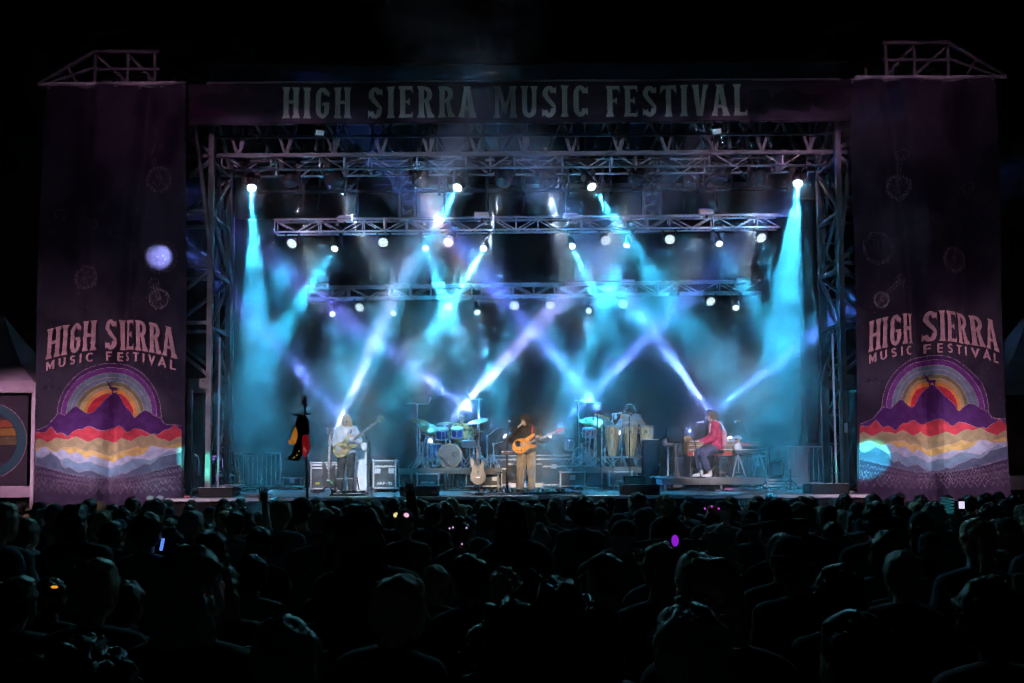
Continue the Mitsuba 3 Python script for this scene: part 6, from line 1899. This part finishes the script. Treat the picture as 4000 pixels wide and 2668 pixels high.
near('frizzy', 2150, 2262, 2.05, 'nearest listener with a big round mop of frizzy hair at the bottom centre', hairm='hair_brown')
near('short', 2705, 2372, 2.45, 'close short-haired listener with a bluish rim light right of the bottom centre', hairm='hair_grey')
near('short_b', 1525, 2258, 3.7, 'close cropped-haired listener with a thin bright rim on the crown, left of the bottom centre')
near('short_b', 350, 2195, 4.0, 'close round-headed listener at the lower left')
near('long', 770, 2142, 3.2, 'close listener with long full hair in the lower left of the crowd')
near('long_b', 2800, 2165, 3.2, 'close listener with long hair behind the purple glow')
near('curly', 3270, 2222, 4.4, 'listener with rounded curls at the lower right')
near('short', 3525, 2158, 4.9, 'short-haired listener in the middle of the lower right crowd')
near('curly', 3865, 2275, 3.5, 'close curly-haired listener at the right edge of the crowd')
near('short', 3370, 2402, 2.5, 'close wide-shouldered short-haired listener at the bottom right')
near('short_b', 50, 2262, 4.6, 'listener at the lower left edge of the crowd')
near('pony', 1880, 2440, 2.9, 'close listener with tied hair beside the frizzy head')
near('cap', 3115, 2100, 5.0, 'listener in a pale rimmed cap at the right of the crowd')
near('long', 1440, 1975, 5.0, 'tall listener with long wavy hair left of the centre')
near('frizzy', 300, 2490, 2.3, 'close bushy-haired listener in the bottom left corner')
near('short', 1120, 2420, 2.8, 'close short-haired listener at the bottom left of the centre')
near('pony', 2560, 2130, 4.6, 'listener with tied hair in front of the purple glow')
sp = {}
sp['lit'] = near('short_b', 1088, 1956, 9.0, 'short-haired listener with glasses and pale hair standing in for cyan light', hairm='hair_blond', topm='cloth_e', yaw=.3)  # blond hair stands in for the bright stage light on the head
sp['hand'] = near('arm', 905, 2000, 9.4, 'listener raising a spread hand at the left of the stage')
sp['hand2'] = near('arm_b', 1470, 1962, 10.2, 'listener raising a hand in front of the AMP-06 case')
sp['bow'] = near('short', 607, 1948, 10.0, 'listener wearing a small lit white bow before the left banner')
sp['grey'] = near('short_b', 733, 2000, 8.6, 'listener whose grey hair stands in for white light at the left', hairm='hair_grey')  # grey hair gives the white light on this head as colour
sp['led'] = near('cap', 1592, 1992, 9.5, 'listener with rainbow glowing glasses pushed up on the cap')
sp['crown'] = near('bun', 2775, 1972, 11.0, 'listener with a pink glowing crown right of the centre')
sp['phone'] = near('phone', 3730, 1985, 11.5, 'listener holding up a bright phone before the right banner')
sp['tall'] = near('short', 2493, 1924, 12.5, 'tall short-haired listener in front of the right centre subwoofer')
sp['afro'] = near('curly', 2268, 1944, 9.6, 'tall thick-haired listener right of the lead guitarist', hairm='hair_dark')
sp['dread'] = near('long_b', 2010, 1950, 7.4, 'tall listener with dark long hair below the lead guitarist', hairm='hair_dark')
sp['capw'] = near('brim', 3040, 1962, 6.2, 'listener in a brimmed hat with bright white edge at the right')
sp['blond'] = near('curly', 2595, 1935, 13.0, 'listener with pale curly hair lit cyan in front of the congas', hairm='hair_blond')
sp['blue'] = near('short', 575, 2005, 6.6, 'listener with a blue glow at the cheek at the left')
sp['purple'] = near('brim', 2600, 2030, 5.4, 'listener in a dark hat with a purple glowing wand')
sp['fairy'] = near('bun', 1790, 2010, 9.0, 'listener with small coloured fairy lights in the hair')
sp['orange'] = near('short', 200, 2262, 5.4, 'listener with a small orange light at the far left')
MARKS = ((90, 'the left tent'), (290, 'the left banner\'s left half'), (520, 'the left banner\'s right half'), (760, 'the left tower'), (930, 'the left subwoofer'), (1110, 'the left barrier'), (1260, 'the pepper totem'), (1400, 'the bass player'),
         (1520, 'the AMP-06 case'), (1680, 'the bass drum'), (1840, 'the cream guitar'), (1980, 'the tall microphone stand'), (2120, 'the lead guitarist'), (2260, 'the percussion cymbals'), (2420, 'the congas'), (2580, 'the tall dark panel'),
         (2720, 'the keyboard player'), (2860, 'the organ'), (3000, 'the synthesizer'), (3140, 'the black bag'), (3300, 'the right tower'), (3500, 'the right banner\'s left half'), (3740, 'the right banner\'s right half'), (4000, 'the right tent'))
ROWS = ['front', 'second', 'third', 'fourth', 'fifth', 'sixth', 'seventh', 'eighth', 'ninth', 'tenth', 'eleventh', 'twelfth', 'thirteenth', 'fourteenth', 'fifteenth', 'sixteenth', 'seventeenth', 'eighteenth']
rows, d = [], 4.9
while d < 17.2:
    rows.append(d); d += .66 + d * .010
crowd = []
for ri, d in enumerate(rows):
    half = d * .53 + .4
    n = int(2 * half / .60)
    off = cr.uniform(-.3, .3)
    for i in range(n + 1):
        x = -half + off + i * .60 + cr.gauss(0, .10)
        y = d + cr.gauss(0, .16)
        if any((x - a) ** 2 + (y - b) ** 2 < .40 ** 2 for a, b in placed_at): continue
        if cr.random() < .10: continue
        z = min(cr.gauss(1.68, .10), EYE[2] - (104 + cr.uniform(0, 40)) * y / FOCAL)
        z = max(z, 1.48)
        kind = cr.choices(['short', 'short_b', 'curly', 'long', 'long_b', 'bun', 'pony', 'bald', 'cap', 'cap_b', 'beanie', 'brim', 'frizzy'], [19, 13, 11, 15, 11, 5, 9, 2, 13, 6, 7, 6, 5])[0]
        px, py = 2000 + x * FOCAL / y, HORIZON + (EYE[2] - z) * FOCAL / y
        if any(y < sd and abs(px - sx) < 480 / y + 480 / sd and py < sy + 500 / sd for sx, sy, sd in keep_clear if sy < 2060): continue
        crowd.append([kind, x, y, z, ROWS[len(rows) - 1 - ri], next((t for lim, t in MARKS if px < lim), 'the right edge')])
        placed_at.append((x, y))
seen = {}
for c_ in crowd: seen.setdefault((TXT[c_[0]], c_[4], c_[5]), []).append(c_)
for (t_, row, mark), cs_ in seen.items():
    cs_.sort(key=lambda c_: c_[1])
    for q, c_ in enumerate(cs_):
        which = '' if len(cs_) == 1 else (' left one', ' right one')[q] if len(cs_) == 2 else f' {NTH[q]} from left'
        listener(c_[0], c_[1], c_[2], c_[3], f'{t_} listener, {row} row from the stage, below {mark}{which}')

# small lights worn and held in the audience
def q_(name, v): return sp[name][1](v)


def lit(name, label, cat_, mesh, col, pw):
    k = thing(name, label, cat_)
    single(k, mesh, M('lens'), True, emitter=glow(col, pw))


lit('glowing_glasses', 'rainbow glowing heart-shaped glasses on a cap, left lens pinkish', 'glasses', cat([ball(q_('led', (s * .055, .09, .105)), .026, 6, (1.1, .5, .9)) for s in (-1,)]), (1.0, .55, .8), .8)
lit('glowing_glasses', 'rainbow glowing heart-shaped glasses on a cap, right lens yellowish', 'glasses', ball(q_('led', (.055, .09, .105)), .028, 6, (1.1, .5, .9)), (.9, .8, .35), .8)
lit('glowing_headdress', 'pink glowing crown of three small points', 'crown', cat([ball(q_('crown', (x, .09, .20 - abs(x) * .3)), .012, 5) for x in (-.08, 0, .08)]), (1.0, .12, .9), .5)
lit('glow_wand', 'purple glowing oval wand right of the centre crowd', 'glow stick', ball(at(2637, 2112, 5.0), .022, 8, (.85, .6, 1.35)), (.40, .02, .9), .6)
lit('cigarette_lighter', 'tiny orange light at the far left of the crowd', 'light', ball(at(213, 2293, 5.0), .010, 6, (1.9, .8, .8)), (1.0, .40, .03), .7)
lit('fairy_lights', 'small string of coloured fairy lights in a bun', 'fairy lights', cat([ball(q_('fairy', (cr.uniform(-.1, .1), .10, cr.uniform(-.08, .14))), .009, 4) for _ in range(8)]), (.9, .6, 1.0), .7)
lit('cheek_glow', 'small blue glow stick hanging at a listener\'s cheek', 'glow stick', tube([q_('blue', (-.10, .05, -.02)), q_('blue', (-.085, .02, -.10))], .012, 6), (.12, .28, 1.0), .9)
lit('hair_bow', 'small lit white bow on a listener\'s head', 'hair bow', cat([ball(q_('bow', (s * .045, 0, .145)), .028, 6, (1.3, .6, .8)) for s in (-1, 1)]), (.7, .8, 1.0), .22)
k = thing('phone', 'bright phone screen held up before the right banner', 'phone')
p = at(3756, 1973, 11.75)
part(k, 'case', rbox(p + [0, .004, 0], [.075, .010, .15], .004), M('black_gloss'))
part(k, 'screen', boxm(p + [0, -.004, 0], [.066, .004, .085]), M('lens'), emitter=glow((.75, .7, 1.0), 1.0))
k = thing('spiral_toy', 'cyan spiral toy on a stick above the right crowd', 'toy')
c0 = at(3700, 1975, 11.0)
part(k, 'spiral', tube([c0 + [.068 * math.cos(t), .068 * math.sin(t), -.085 + .17 * t / 34] for t in np.linspace(0, 34, 110)], .0055, 5), M('lens'), True, emitter=glow((.05, .5, .6), .16))
part(k, 'stick', tube([c0 + [0, 0, -.085], c0 + [0, 0, -.75]], .008, 6), M('black'))

# ------------------------------------------------------------------ pepper totem on a pole above the crowd
k = thing('pepper_totem', 'dark totem of stuffed chili peppers with orange and red lights on a pole', 'totem')
YT2 = 11.2
pole0, pole1 = at(1206, 2120, YT2), at(1190, 1572, YT2)
part(k, 'pole', tube([pole0 - [0, 0, .55], pole0, pole1], .011, 8), M('black'))
part(k, 'finial', cat([ball(pole1 + [cr.gauss(0, .012), cr.gauss(0, .01), cr.gauss(.0, .03)], .022, 5) for _ in range(7)]), M('black'), True)
part(k, 'hub', lathe([(0, -.36), (.07, -.33), (.085, -.12), (.075, -.02), (.05, .04), (0, .06)], 14, None, at(1180, 1640, YT2)), M('black_matte'), True)
for s, (px, py) in enumerate(((1160, 1620), (1200, 1616))):
    part(k, 'leaf', ball(at(px, py, YT2), .034, 6, (1.4, .6, .4)), M('grass'), True)
for name, pts, rr, m, em in (('orange_pepper', ((1166, 1668), (1160, 1695), (1148, 1722), (1126, 1729)), (.035, .05, .045, .018), 'lens', ((1.0, .30, .01), .26)),
                             ('dark_pepper', ((1178, 1720), (1170, 1752), (1154, 1785), (1126, 1792)), (.05, .06, .055, .02), 'drape', None), ('red_pepper', ((1188, 1700), (1192, 1735), (1194, 1765), (1189, 1786)), (.05, .055, .04, .015), 'lens', ((1.0, .01, .03), .10))):
    P = np.array([at(a, b, YT2 - .03) for a, b in pts])
    tt = np.linspace(0, 3, 13)
    PP = np.stack([np.interp(tt, range(4), P[:, i]) for i in range(3)], -1)
    RR = np.interp(tt, range(4), rr)
    part(k, name, tube(PP, RR, 10), M(m), True, **({'emitter': glow(*em)} if em else {}))
for i, (px, py, c_) in enumerate(((1150, 1716, (1.0, .75, .3)), (1188, 1752, (1.0, .3, .3)), (1194, 1762, (1.0, .3, .3)), (1150, 1786, (.8, .55, .05)), (1168, 1762, (.8, .55, .05)), (1160, 1778, (.8, .55, .05)), (1145, 1790, (.6, .4, .03)))):
    part(k, 'light_dot', ball(at(px, py, YT2 - .09), .008, 4), M('lens'), emitter=glow(c_, .9 if i < 3 else .4))
